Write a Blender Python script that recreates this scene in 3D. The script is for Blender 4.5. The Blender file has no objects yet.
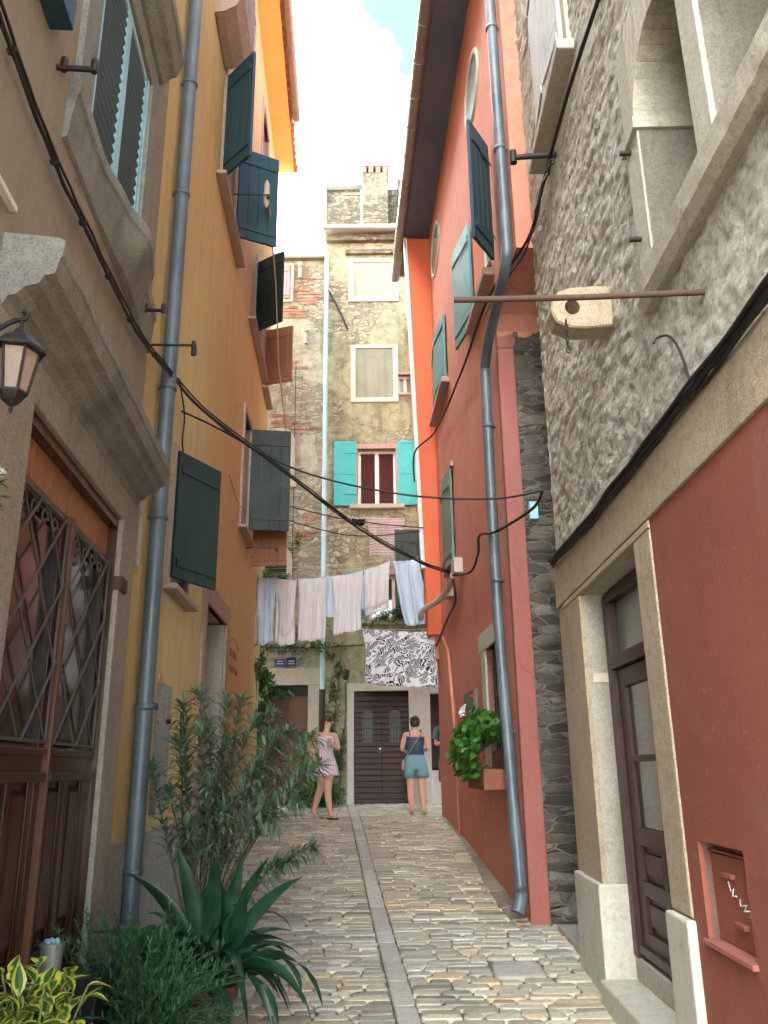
import bpy, bmesh, math, random
from math import sin, cos, pi, radians, sqrt, atan2
from mathutils import Vector, Matrix, noise
random.seed(7)
C = bpy.context.scene.collection
V = Vector
U = random.uniform

# ------------------------------------------------------------------ helpers
class MB:
    def __init__(s): s.v = []; s.f = []; s.m = []; s.c = []; s.sm = []
    def add(s, vs, fs, m=0, col=None, smooth=False):
        b = len(s.v); s.v += [tuple(v) for v in vs]
        for f in fs:
            s.f.append(tuple(b + i for i in f)); s.m.append(m); s.c.append(col); s.sm.append(smooth)
    def box(s, o, ax, ay, az, a0, a1, b0, b1, c0, c1, m=0, col=None):
        P = [o + ax*a + ay*b + az*c for c in (c0, c1) for b in (b0, b1) for a in (a0, a1)]
        s.add(P, [(0,2,3,1), (4,5,7,6), (0,1,5,4), (2,6,7,3), (0,4,6,2), (1,3,7,5)], m, col)
    def abox(s, x0, x1, y0, y1, z0, z1, m=0, col=None):
        s.box(V((0,0,0)), V((1,0,0)), V((0,1,0)), V((0,0,1)), x0, x1, y0, y1, z0, z1, m, col)
    def tube(s, pts, r, n=8, m=0, cap=True, col=None):
        pts = [V(p) for p in pts]; k = len(pts)
        rs = r if isinstance(r, (list, tuple)) else [r]*k
        vs = []; prev = None
        for i, p in enumerate(pts):
            t = (pts[min(i+1, k-1)] - pts[max(i-1, 0)])
            t = t.normalized() if t.length > 1e-9 else V((0,0,1))
            if prev is None:
                a = V((0,0,1)) if abs(t.z) < .9 else V((1,0,0))
                x = t.cross(a).normalized()
            else:
                x = prev - t*prev.dot(t)
                x = x.normalized() if x.length > 1e-6 else t.orthogonal().normalized()
            prev = x; y = t.cross(x)
            for j in range(n):
                an = 2*pi*j/n; vs.append(p + (x*cos(an) + y*sin(an))*rs[i])
        fs = [(i*n+j, i*n+(j+1)%n, (i+1)*n+(j+1)%n, (i+1)*n+j) for i in range(k-1) for j in range(n)]
        s.add(vs, fs, m, col, True)
        if cap: s.add(vs[:n], [tuple(range(n))[::-1]], m, col); s.add(vs[-n:], [tuple(range(n))], m, col)
    def loft(s, rings, m=0, cap=True, smooth=True, col=None):
        n = len(rings[0]); vs = [v for r in rings for v in r]
        fs = [(i*n+j, i*n+(j+1)%n, (i+1)*n+(j+1)%n, (i+1)*n+j) for i in range(len(rings)-1) for j in range(n)]
        s.add(vs, fs, m, col, smooth)
        if cap: s.add(rings[0], [tuple(range(n))[::-1]], m, col, smooth); s.add(rings[-1], [tuple(range(n))], m, col, smooth)
    def prism(s, poly, d, m=0, col=None):
        n = len(poly); a = [V(p) for p in poly]; b = [p + d for p in a]
        s.add(a + b, [tuple(range(n)), tuple(range(2*n-1, n-1, -1))] + [(i, (i+1)%n, n+(i+1)%n, n+i) for i in range(n)], m, col)
    def grid(s, fn, nu, nv, m=0, col=None, smooth=True):
        vs = [fn(i/nu, j/nv) for j in range(nv+1) for i in range(nu+1)]
        s.add(vs, [(j*(nu+1)+i, j*(nu+1)+i+1, (j+1)*(nu+1)+i+1, (j+1)*(nu+1)+i) for j in range(nv) for i in range(nu)], m, col, smooth)
    def build(s, name, mats, parent=None, bevel=0, recalc=True, solid=0):
        me = bpy.data.meshes.new(name); me.from_pydata(s.v, [], s.f)
        if not isinstance(mats, (list, tuple)): mats = [mats]
        for m in mats: me.materials.append(m)
        me.polygons.foreach_set('material_index', s.m); me.polygons.foreach_set('use_smooth', s.sm)
        if any(c is not None for c in s.c):
            ca = me.color_attributes.new('Col', 'BYTE_COLOR', 'CORNER'); k = 0
            buf = []
            for f, c in zip(s.f, s.c):
                c = c or (1, 1, 1); buf += [c[0], c[1], c[2], 1.0]*len(f)
            ca.data.foreach_set('color', buf)
        me.update()
        if recalc and len(s.f) < 60000:
            bm = bmesh.new(); bm.from_mesh(me); bmesh.ops.recalc_face_normals(bm, faces=bm.faces); bm.to_mesh(me); bm.free()
        o = bpy.data.objects.new(name, me); C.objects.link(o)
        if parent: o.parent = parent
        if solid:
            md = o.modifiers.new('s', 'SOLIDIFY'); md.thickness = solid; md.offset = 0
        if bevel:
            md = o.modifiers.new('b', 'BEVEL'); md.width = bevel; md.segments = 2; md.limit_method = 'ANGLE'; md.angle_limit = radians(40)
            md.harden_normals = False
        return o

def tag(o, label=None, cat=None, group=None, kind=None):
    if label: o['label'] = label
    if cat: o['category'] = cat
    if group: o['group'] = group
    if kind: o['kind'] = kind
    return o
def thing(name, label, cat, loc=(0,0,0), group=None):
    o = bpy.data.objects.new(name, None); C.objects.link(o); o.empty_display_size = .1
    tag(o, label, cat, group); return o        # empties stay at the origin frame; geometry of parts is in world metres

class Wall:                                   # vertical plane: s along the street, z up, o out of the wall toward the street
    def __init__(s, O, u, nsign):
        s.O = V((O[0], O[1], 0)); s.u = V((u[0], u[1], 0)).normalized()
        s.n = V((-s.u.y, s.u.x, 0)) * nsign
    def P(s, a, z, o=0): return s.O + s.u*a + s.n*o + V((0,0,z))
    def box(s, mb, s0, s1, z0, z1, o0, o1, m=0, col=None):
        mb.box(s.O, s.u, s.n, V((0,0,1)), s0, s1, o0, o1, z0, z1, m, col)
    def prism(s, mb, poly, o0, o1, m=0): mb.prism([s.P(a, z, o0) for a, z in poly], s.n*(o1-o0), m)
Z = V((0,0,1))
RW = Wall((1.19, 6.9), (-.0548, .9985), 1)     # red house
SW = Wall((1.37, 6.0), (.01266, .99992), 1)    # rough stone house
LW = Wall((-1.6, 5.0), (-.08714, .99620), -1)  # brown house
YW = Wall((-1.66, 5.5), (-.04898, .9988), -1)  # yellow house
TW = Wall((0, 15.0), (1, 0), -1)               # houses across the end
FL = Wall((0, 7.42), (1, 0), -1)                # flank of the red house

def wallmesh(mb, W, s0, s1, z0, z1, holes=(), o=0, thick=.4, step=None, disp=None, m=0, mi=1, mr=0):
    """A wall slab with rectangular recesses (sa,sb,za,zb,depth); the recess backs get material mi, the reveals mr."""
    def cuts(a, b, es):
        xs = sorted({round(x, 4) for x in [a, b] + [e for e in es if a < e < b]})
        if not step: return xs
        r = []
        for p, q in zip(xs, xs[1:]):
            k = max(1, int(math.ceil((q-p)/step))); r += [p + (q-p)*i/k for i in range(k)]
        return r + [xs[-1]]
    S_ = cuts(s0, s1, [e for h in holes for e in h[:2]]); Z_ = cuts(z0, z1, [e for h in holes for e in h[2:4]])
    nu = len(S_); vs = []
    for z in Z_:
        for a in S_:
            d = disp(a, z) if disp else 0
            vs.append(W.P(a, z, o + d))
    fs = []
    for j in range(len(Z_)-1):
        for i in range(nu-1):
            ca = (S_[i]+S_[i+1])/2; cz = (Z_[j]+Z_[j+1])/2
            if any(h[0] < ca < h[1] and h[2] < cz < h[3] for h in holes): continue
            fs.append((j*nu+i, j*nu+i+1, (j+1)*nu+i+1, (j+1)*nu+i))
    mb.add(vs, fs, m, None, bool(disp))
    oo = o + (.03 if disp else 0)
    for sa, sb, za, zb, d in holes:
        sa, sb, za, zb = max(sa, s0), min(sb, s1), max(za, z0), min(zb, z1)
        F = [W.P(sa, za, oo), W.P(sb, za, oo), W.P(sb, zb, oo), W.P(sa, zb, oo)]
        B = [p - W.n*(d + oo - o) for p in F]
        mb.add(F+B, [(0,1,5,4), (1,2,6,5), (2,3,7,6), (3,0,4,7)], mr); mb.add(B, [(0,1,2,3)], mi)
    A = [W.P(s0, z0, o), W.P(s1, z0, o), W.P(s1, z1, o), W.P(s0, z1, o)]; B = [p - W.n*thick for p in A]
    mb.add(A+B, [(0,4,5,1), (1,5,6,2), (2,6,7,3), (3,7,4,0), (4,7,6,5)], m)

# ------------------------------------------------------------------ materials
def mat(name, rough=.8, metal=0, spec=.3):
    m = bpy.data.materials.new(name); m.use_nodes = True; nt = m.node_tree
    b = nt.nodes['Principled BSDF']; b.inputs['Roughness'].default_value = rough; b.inputs['Metallic'].default_value = metal
    b.inputs['Specular IOR Level'].default_value = spec
    return m, nt, b
class N:
    def __init__(s, nt): s.nt = nt; s._pos = None
    def new(s, t, **kw):
        n = s.nt.nodes.new(t)
        for k, v in kw.items(): setattr(n, k, v)
        return n
    def link(s, a, b): s.nt.links.new(a, b)
    def pos(s, scale=(1,1,1), local=False, rot=(0,0,0)):
        if local: src = s.new('ShaderNodeTexCoord').outputs['Object']
        else: src = s.new('ShaderNodeNewGeometry').outputs['Position']
        mp = s.new('ShaderNodeMapping'); mp.inputs['Scale'].default_value = scale; mp.inputs['Rotation'].default_value = rot
        s.link(src, mp.inputs['Vector']); return mp.outputs['Vector']
    def noise(s, vec, scale, detail=4, rough=.55, dist=0):
        n = s.new('ShaderNodeTexNoise'); n.inputs['Scale'].default_value = scale; n.inputs['Detail'].default_value = detail
        n.inputs['Roughness'].default_value = rough; n.inputs['Distortion'].default_value = dist
        s.link(vec, n.inputs['Vector']); return n.outputs['Fac']
    def ramp(s, fac, stops):
        r = s.new('ShaderNodeValToRGB'); e = r.color_ramp.elements
        while len(e) < len(stops): e.new(.5)
        for el, (p, c) in zip(e, stops):
            el.position = p; el.color = (c, c, c, 1) if isinstance(c, (int, float)) else (*c, 1)
        s.link(fac, r.inputs['Fac']); return r.outputs['Color']
    def mix(s, fac, a, b, mode='MIX'):
        n = s.new('ShaderNodeMix', data_type='RGBA', blend_type=mode)
        for i, x in ((0, fac), (6, a), (7, b)):
            if hasattr(x, 'links') or hasattr(x, 'is_linked'): s.link(x, n.inputs[i])
            else: n.inputs[i].default_value = x if i == 0 else (*x, 1)
        return n.outputs[2]
    def math(s, op, a, b=0.0):
        n = s.new('ShaderNodeMath', operation=op)
        for i, x in ((0, a), (1, b)):
            if isinstance(x, (int, float)): n.inputs[i].default_value = x
            else: s.link(x, n.inputs[i])
        return n.outputs[0]
    def bump(s, h, strength, dist, bsdf, prev=None):
        n = s.new('ShaderNodeBump'); n.inputs['Strength'].default_value = strength; n.inputs['Distance'].default_value = dist
        s.link(h, n.inputs['Height'])
        if prev is not None: s.link(prev, n.inputs['Normal'])
        s.link(n.outputs[0], bsdf.inputs['Normal']); return n.outputs[0]

def plaster(name, c1, c2, c3=None, stain=(.12,.10,.08), st=.35, bump=.5, rough=.9, sc=1.0):
    m, nt, b = mat(name, rough); n = N(nt); p = n.pos()
    big = n.noise(p, 1.1*sc, 6, .6, .3); mid = n.noise(p, 5*sc, 6, .65); fine = n.noise(p, 60, 4, .6)
    col = n.mix(n.ramp(big, [(.35, 0), (.65, 1)]), c1, c2)
    if c3: col = n.mix(n.ramp(mid, [(.52, 0), (.72, 1)]), col, c3)
    streak = n.noise(n.pos((7, 7, .55)), 1.0, 6, .65, .4)
    k = n.math('MULTIPLY', n.ramp(streak, [(.5, 0), (.8, 1)]), st)
    col = n.mix(k, col, stain)
    col = n.mix(n.math('MULTIPLY', n.ramp(fine, [(.3, 1), (.6, 0)]), .22), col, tuple(x*.55 for x in c1))
    pat = n.noise(n.pos((1, 1, .8)), .62*sc, 3, .45, .9)
    col = n.mix(n.math('MULTIPLY', n.ramp(pat, [(.575, 0), (.59, 1)]), .38), col, tuple(x*.80 + .035 for x in c2))
    chip = n.noise(p, 3.1, 9, .72, .2)
    col = n.mix(n.math('MULTIPLY', n.ramp(chip, [(.665, 0), (.675, 1)]), .7), col, (.38, .33, .27))
    wv = n.new('ShaderNodeVectorMath', operation='MULTIPLY_ADD'); wn = n.new('ShaderNodeTexNoise'); wn.inputs['Scale'].default_value = 3.5; wn.inputs['Detail'].default_value = 6
    n.link(p, wn.inputs['Vector']); n.link(wn.outputs['Color'], wv.inputs[0]); wv.inputs[1].default_value = (.35,)*3; n.link(p, wv.inputs[2])
    vc = n.new('ShaderNodeTexVoronoi', feature='DISTANCE_TO_EDGE'); vc.inputs['Scale'].default_value = .8; n.link(wv.outputs[0], vc.inputs['Vector'])
    crk = n.math('MULTIPLY', n.ramp(vc.outputs['Distance'], [(.002, 1), (.006, 0)]), n.ramp(n.noise(p, .9, 3), [(.5, 0), (.6, 1)]))
    col = n.mix(n.math('MULTIPLY', crk, .55), col, tuple(x*.35 for x in c1))
    spk = n.noise(n.pos(), 23, 3, .5)
    col = n.mix(n.math('MULTIPLY', n.ramp(spk, [(.68, 0), (.75, 1)]), .35), col, tuple(min(1, x*1.5+.05) for x in c2))
    n.link(col, b.inputs['Base Color'])
    h = n.mix(.5, n.mix(.6, mid, fine), big)
    n.bump(h, bump, .03, b); return m

def stone(name, c1, c2, c3, dark=(.05,.045,.04), bump=.5, sc=1.0, pit=.4, rough=.85):
    m, nt, b = mat(name, rough); n = N(nt); p = n.pos()
    a = n.noise(p, 2.2*sc, 8, .65, .4); f = n.noise(p, 28*sc, 6, .7); g = n.noise(p, 110, 3, .6)
    col = n.mix(n.ramp(a, [(.3, 0), (.62, 1)]), c1, c2)
    col = n.mix(n.ramp(f, [(.45, 0), (.7, 1)]), col, c3)
    col = n.mix(n.math('MULTIPLY', n.ramp(g, [(.36, 1), (.5, 0)]), pit), col, dark)
    w = n.noise(n.pos((3, 3, .8)), 1.6, 6, .7, .5)
    col = n.mix(n.math('MULTIPLY', n.ramp(w, [(.55, 0), (.8, 1)]), .45), col, dark)
    n.link(col, b.inputs['Base Color']); n.bump(n.mix(.45, f, g), bump, .02, b); return m

def rubble(name, cols, mortar, plast, pmix=(.48, .56), cell=5.0, dist=.35, bump=.9, flat=(.55, 1, 1.5), dark=(.05, .045, .04), rot=0, redp=0, zsplit=None):
    """Rubble masonry: irregular stones with mortar, partly under old lime render."""
    m, nt, b = mat(name, .9); n = N(nt)
    p = n.pos(flat)
    wob = n.new('ShaderNodeTexNoise'); wob.inputs['Scale'].default_value = 3.0; wob.inputs['Detail'].default_value = 4
    n.link(p, wob.inputs['Vector'])
    vm = n.new('ShaderNodeVectorMath', operation='MULTIPLY_ADD'); n.link(wob.outputs['Color'], vm.inputs[0])
    vm.inputs[1].default_value = (dist,)*3; n.link(p, vm.inputs[2])
    v1 = n.new('ShaderNodeTexVoronoi'); v1.inputs['Scale'].default_value = cell; n.link(vm.outputs[0], v1.inputs['Vector'])
    v2 = n.new('ShaderNodeTexVoronoi', feature='DISTANCE_TO_EDGE'); v2.inputs['Scale'].default_value = cell; n.link(vm.outputs[0], v2.inputs['Vector'])
    sep = n.new('ShaderNodeSeparateColor'); n.link(v1.outputs['Color'], sep.inputs[0])
    k = len(cols)
    sc_ = n.ramp(sep.outputs[0], [(i/k, c) for i, c in enumerate(cols)])
    q = n.pos(); fine = n.noise(q, 40, 5, .7); mid = n.noise(q, 7, 6, .65)
    sc_ = n.mix(n.math('MULTIPLY', n.ramp(fine, [(.35, 1), (.6, 0)]), .5), sc_, dark)
    edge = n.ramp(v2.outputs['Distance'], [(.02, 0), (.09, 1)])
    st = n.mix(edge, mortar, sc_)
    big = n.noise(q, .75, 6, .62, .6)
    mask = n.ramp(big, [(pmix[0], 0), (pmix[1], 1)])
    pl = n.mix(n.ramp(mid, [(.35, 0), (.7, 1)]), plast[0], plast[1])
    blot = n.noise(q, 2.3, 9, .75, .8)
    pl = n.mix(n.math('MULTIPLY', n.ramp(blot, [(.47, 0), (.62, 1)]), .85), pl, plast[2])
    pl = n.mix(n.math('MULTIPLY', n.ramp(fine, [(.35, 1), (.55, 0)]), .3), pl, dark)
    col = n.mix(mask, st, pl)
    w = n.noise(n.pos((4, 4, .4)), 1.0, 6, .7, .5)
    col = n.mix(n.math('MULTIPLY', n.ramp(w, [(.52, 0), (.75, 1)]), .5), col, dark)
    n.link(col, b.inputs['Base Color'])
    h = n.mix(mask, n.mix(.3, edge, fine), n.mix(.5, (.9, .9, .9), mid))
    n.bump(h, bump, .035, b); return m

def paint(name, c, rough=.5, var=.15, metal=0, bump=.15, sc=1, worn=None, spec=.35, grain=None):
    m, nt, b = mat(name, rough, metal, spec); n = N(nt); p = n.pos()
    a = n.noise(p, 3*sc, 5, .6); f = n.noise(n.pos(grain) if grain else p, 45, 4, .6)
    col = n.mix(n.ramp(a, [(.3, 0), (.7, 1)]), tuple(x*(1-var) for x in c), tuple(min(1, x*(1+var)) for x in c))
    if worn:
        w = n.noise(n.pos((9, 9, 1.2)), 2.2, 8, .75, .3)
        col = n.mix(n.ramp(w, [(.56, 0), (.66, 1)]), col, worn)
    col = n.mix(n.math('MULTIPLY', n.ramp(f, [(.3, 1), (.55, 0)]), .25), col, tuple(x*.45 for x in c))
    n.link(col, b.inputs['Base Color']); n.bump(f, bump, .006, b)
    n.link(n.ramp(a, [(.2, max(0, rough-.12)), (.8, min(1, rough+.12))]), b.inputs['Roughness']); return m

def wood(name, c1, c2, rough=.45, sc=(25, 25, 1.5), spec=.4):
    m, nt, b = mat(name, rough, 0, spec); n = N(nt)
    g = n.noise(n.pos(sc), 1.5, 6, .6, 1.2); a = n.noise(n.pos(), 2.5, 4)
    col = n.mix(n.ramp(g, [(.3, 0), (.7, 1)]), c1, c2); col = n.mix(n.math('MULTIPLY', n.ramp(a, [(.4, 0), (.7, 1)]), .4), col, tuple(x*.5 for x in c1))
    n.link(col, b.inputs['Base Color']); n.bump(g, .25, .006, b); return m

def leafmat(name, c1, c2, rough=.45, edge=None, trans=.15):
    m, nt, b = mat(name, rough, 0, .4); n = N(nt)
    at = n.new('ShaderNodeVertexColor', layer_name='Col')
    a = n.noise(n.pos(), 9, 3)
    col = n.mix(n.ramp(a, [(.35, 0), (.65, 1)]), c1, c2)
    col = n.mix(1.0, col, at.outputs['Color'], 'MULTIPLY')
    n.link(col, b.inputs['Base Color'])
    tr = n.new('ShaderNodeBsdfTranslucent'); n.link(col, tr.inputs['Color'])
    ms = n.new('ShaderNodeMixShader'); ms.inputs[0].default_value = trans
    n.link(b.outputs[0], ms.inputs[1]); n.link(tr.outputs[0], ms.inputs[2])
    n.link(ms.outputs[0], nt.nodes['Material Output'].inputs['Surface']); return m

def vcol(name, rough=.75, bump=.5, sc=1.0, pits=True):
    m, nt, b = mat(name, rough, 0, .35); n = N(nt)
    at = n.new('ShaderNodeVertexColor', layer_name='Col'); p = n.pos()
    f = n.noise(p, 35*sc, 6, .7); g = n.noise(p, 9*sc, 6, .65)
    col = n.mix(n.math('MULTIPLY', n.ramp(f, [(.35, 1), (.6, 0)]), .36), at.outputs['Color'], (.10, .085, .065))
    col = n.mix(n.math('MULTIPLY', n.ramp(g, [(.45, 0), (.7, 1)]), .3), col, (.62, .56, .48))
    n.link(col, b.inputs['Base Color']); n.bump(n.mix(.5, f, g), bump, .012, b); return m

M = {}
M['ochre'] = plaster('yellow_ochre_plaster', (.61,.44,.20), (.66,.42,.16), (.54,.40,.23), st=.34, bump=.35)
M['brown'] = plaster('brown_plaster', (.30,.245,.19), (.34,.255,.185), (.27,.23,.19), st=.45, bump=.4)
M['greystone'] = stone('grey_door_stone', (.33,.29,.24), (.40,.355,.295), (.27,.24,.20), bump=.35)
M['cornice'] = stone('weathered_cornice_stone', (.19,.175,.155), (.33,.31,.27), (.22,.205,.18), bump=.4, sc=1.3)
M['red'] = plaster('salmon_red_plaster', (.57,.205,.14), (.63,.255,.18), (.54,.19,.13), stain=(.30,.11,.09), st=.42, bump=.35)
M['pierglow'] = plaster('orange_glow_plaster', (.66,.15,.07), (.70,.18,.085), None, stain=(.5,.10,.05), st=.15, bump=.25)  # saturated orange puts the glow of bounced light into the pier's colour
M['darkred'] = plaster('brick_red_paint', (.25,.074,.048), (.285,.088,.06), (.23,.072,.05), stain=(.19,.06,.045), st=.4, bump=.3)
M['reddark2'] = plaster('dusty_red_plaster', (.30,.095,.08), (.34,.12,.10), (.28,.10,.085), stain=(.25,.09,.07), st=.35, bump=.35)
M['lime'] = stone('lime_render', (.40,.31,.215), (.47,.375,.27), (.33,.26,.18), bump=.6, sc=.8, pit=.35)
M['limestone'] = stone('limestone', (.42,.38,.31), (.50,.46,.385), (.36,.32,.26), bump=.4, pit=.3)
M['paleblock'] = stone('pale_limestone', (.50,.47,.40), (.58,.55,.47), (.44,.41,.34), bump=.3, pit=.15)
M['cream'] = stone('cream_stone', (.54,.53,.45), (.60,.59,.50), (.45,.44,.37), bump=.25, pit=.12)
M['pinkstone'] = stone('pinkish_sill_stone', (.42,.30,.25), (.48,.35,.3), (.36,.25,.2), bump=.3)
M['tower'] = rubble('tower_masonry', [(0.323,0.310,0.209), (0.475,0.460,0.323), (0.210,0.190,0.133), (0.551,0.520,0.361), (0.380,0.320,0.199)], (0.228,0.215,0.152),
                    [(0.285,0.275,0.166), (0.437,0.430,0.275), (0.147,0.140,0.090)], pmix=(.455,.50), cell=7.2, flat=(1, 1, 1.7))
M['lowmas'] = rubble('low_house_masonry', [(0.361,0.360,0.275), (0.475,0.470,0.361), (0.266,0.249,0.190), (0.513,0.500,0.380), (0.342,0.260,0.180)], (0.275,0.270,0.209),
                     [(0.380,0.390,0.314), (0.456,0.460,0.361), (0.266,0.270,0.209)], pmix=(.48,.54), cell=7.5, flat=(1, 1, 1.8))
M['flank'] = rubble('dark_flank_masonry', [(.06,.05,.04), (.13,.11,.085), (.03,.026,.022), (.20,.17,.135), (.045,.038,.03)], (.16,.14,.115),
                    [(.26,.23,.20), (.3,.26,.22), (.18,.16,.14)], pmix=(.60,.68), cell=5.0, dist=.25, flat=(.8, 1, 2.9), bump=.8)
M['attic'] = rubble('dimmed_attic_masonry', [(.14,.13,.09), (.21,.19,.14), (.09,.085,.06)], (.09,.085,.065), [(.15,.145,.09), (.19,.18,.12), (.08,.075,.05)], pmix=(.5,.56), cell=7, flat=(1, 1, 1.8))  # colour darkened to offset the strong sky light on attic and chimneys
M['white'] = plaster('old_white_plaster', (.62,.59,.53), (.70,.67,.6), (.55,.52,.46), st=.3, bump=.3)
M['dark'] = paint('dark_interior', (.02,.018,.016), .9)
M['brick'] = vcol('old_brick', .85, .5)
M['cobble'] = vcol('cobble_stone', .5, .4)
M['iron'] = paint('dark_iron', (.035,.03,.028), .55, metal=.4, worn=(.09,.05,.03))
M['rust'] = paint('rusty_iron', (.085,.05,.036), .8, worn=(.08,.04,.03))
M['zinc'] = paint('blue_grey_zinc_pipe', (.115,.145,.17), .48, var=.3, metal=.3, worn=(.19,.19,.18), spec=.5)
M['gutter'] = paint('old_gutter_metal', (.30,.28,.26), .4, metal=.5, worn=(.22,.15,.1))
M['bluepipe'] = paint('pale_blue_pipe', (.42,.62,.70), .45)
M['green'] = paint('dark_green_shutter', (.016,.032,.024), .5, grain=(30,30,2))
M['teal'] = paint('dark_teal_shutter', (.018,.058,.075), .5, grain=(30,30,2))
M['rteal'] = paint('blue_green_shutter', (.12,.27,.28), .55, grain=(30,30,2))
M['greygreen'] = paint('grey_green_shutter', (.17,.22,.17), .6, grain=(30,30,2), worn=(.22,.24,.19))
M['blackgreen'] = paint('blackish_green_shutter', (.045,.055,.04), .55, grain=(30,30,2))
M['turq'] = paint('turquoise_shutter', (.05,.40,.40), .5, grain=(30,30,2))
M['brownsh'] = paint('brown_shutter', (.30,.13,.06), .6, grain=(30,30,2))
M['mauve'] = paint('mauve_shutter', (.36,.25,.27), .6)
M['greyshut'] = wood('weathered_white_shutter', (.40,.40,.39), (.55,.55,.53), .8)
M['louvre'] = paint('blue_louvre_paint', (.33,.56,.64), .45)
M['louvredark'] = paint('dark_louvre_slat', (.09,.13,.15), .5)
M['whitep'] = paint('white_paint', (.72,.71,.67), .5, worn=(.5,.47,.42))
M['doorwood'] = wood('varnished_door_wood', (.036,.016,.008), (.085,.037,.017), .25)
M['transwood'] = wood('reddish_transom_wood', (.30,.12,.055), (.42,.18,.085), .45)
M['doorbrown'] = wood('dark_brown_door', (.04,.017,.013), (.07,.03,.023), .45)
M['door2'] = wood('dark_plank_door', (.030,.011,.008), (.058,.021,.015), .5, sc=(2, 2, 30))
M['door1'] = wood('brown_old_door', (.09,.038,.024), (.14,.06,.036), .6)
M['grille'] = paint('grey_iron_grille', (.13,.115,.10), .5, metal=.3)
M['tile'] = plaster('terracotta_tile', (.42,.13,.075), (.5,.19,.11), (.35,.15,.1), st=.3, bump=.4)
M['oldtile'] = plaster('grey_old_tile', (.22,.18,.14), (.28,.21,.155), (.17,.155,.13), st=.4, bump=.4)
M['soffit'] = plaster('yellow_soffit', (.74,.50,.17), (.78,.55,.22), None, st=.1, bump=.15)
M['eavewood'] = plaster('blue_grey_soffit', (.12,.15,.21), (.15,.175,.23), None, st=.3, bump=.2)
M['cable'] = paint('black_cable', (.022,.02,.02), .6)
M['cablegrey'] = paint('grey_cable', (.12,.10,.09), .7)
M['rope'] = paint('pale_rope', (.55,.48,.38), .9)
M['pot'] = plaster('terracotta_pot', (.20,.075,.045), (.26,.10,.06), None, st=.3)
M['blackpot'] = paint('black_plastic', (.012,.012,.013), .3, spec=.5)
M['soil'] = plaster('potting_soil', (.035,.025,.018), (.05,.035,.025), None)
M['tin'] = paint('pale_tin', (.38,.39,.38), .35, metal=.6)
M['bark'] = plaster('stem_bark', (.12,.10,.065), (.17,.14,.09), None)
M['plastic'] = paint('beige_plastic', (.55,.46,.38), .5)
M['orangep'] = paint('orange_plate', (.65,.22,.05), .5)
M['bluep'] = paint('blue_plate', (.03,.07,.28), .4)
M['bluep2'] = paint('navy_plate', (.03,.05,.16), .4)
M['sknA'] = paint('tanned_skin', (.64,.37,.27), .55, var=.06, bump=.05)
M['hair'] = paint('brown_hair', (.06,.03,.018), .5, bump=.5)
M['lamp_glass'] = paint('frosted_lamp_glass', (.36,.26,.20), .15, spec=.6, bump=.02)

def glass(name, c=(.03,.04,.045), rough=.06):
    m, nt, b = mat(name, rough, 0, .8); b.inputs['Base Color'].default_value = (*c, 1); n = N(nt)
    return m
M['glass'] = glass('dark_window_glass'); M['glassbrown'] = glass('dusty_brown_glass', (.030,.022,.017), .12)
M['glassgrey'] = glass('misty_grey_glass', (.13,.13,.105), .2); M['glassdoor'] = glass('green_bottle_glass', (.04,.052,.045), .5)

def cloth(name, c, c2=None, stripes=None, trans=.35):
    m, nt, b = mat(name, .9, 0, .15); n = N(nt)
    w = n.noise(n.pos(), 180, 2); col = n.mix(n.ramp(n.noise(n.pos(), 2.5, 3), [(.35, 0), (.65, 1)]), c, c2 or tuple(x*.93 for x in c))
    if stripes:
        uv = n.new('ShaderNodeTexCoord').outputs['UV'] if False else n.pos(stripes[0])
        wv = n.new('ShaderNodeTexWave', bands_direction=stripes[3]); wv.inputs['Scale'].default_value = stripes[1]; n.link(uv, wv.inputs['Vector'])
        col = n.mix(n.ramp(wv.outputs['Fac'], [(.45, 0), (.55, 1)]), col, stripes[2])
    n.link(col, b.inputs['Base Color']); n.bump(w, .2, .002, b)
    tr = n.new('ShaderNodeBsdfTranslucent'); n.link(col, tr.inputs['Color'])
    ms = n.new('ShaderNodeMixShader'); ms.inputs[0].default_value = trans
    n.link(b.outputs[0], ms.inputs[1]); n.link(tr.outputs[0], ms.inputs[2])
    n.link(ms.outputs[0], nt.nodes['Material Output'].inputs['Surface']); return m
M['linen'] = cloth('white_pink_towel', (.90,.86,.86), (.93,.90,.91))
M['linenblue'] = cloth('pale_blue_towel', (.74,.84,.93), (.82,.88,.95))
M['linenstripe'] = cloth('striped_cotton', (.80,.72,.68), stripes=((0,0,1), 6.5, (.62,.42,.40), 'Z'))
M['navycloth'] = cloth('navy_print', (.045,.06,.12), (.13,.15,.22)); M['shortsblue'] = cloth('pale_blue_cotton', (.30,.50,.60))
M['dress'] = cloth('pink_white_dress', (.90,.72,.82), stripes=((1,1,0), 9, (.92,.88,.92), 'X')); M['khaki'] = cloth('khaki_cotton', (.28,.24,.16))
M['greytee'] = cloth('slate_grey_cotton', (.13,.17,.20)); M['beige'] = cloth('beige_canvas', (.55,.47,.38)); M['blackcloth'] = cloth('black_cloth', (.02,.02,.025))
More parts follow.
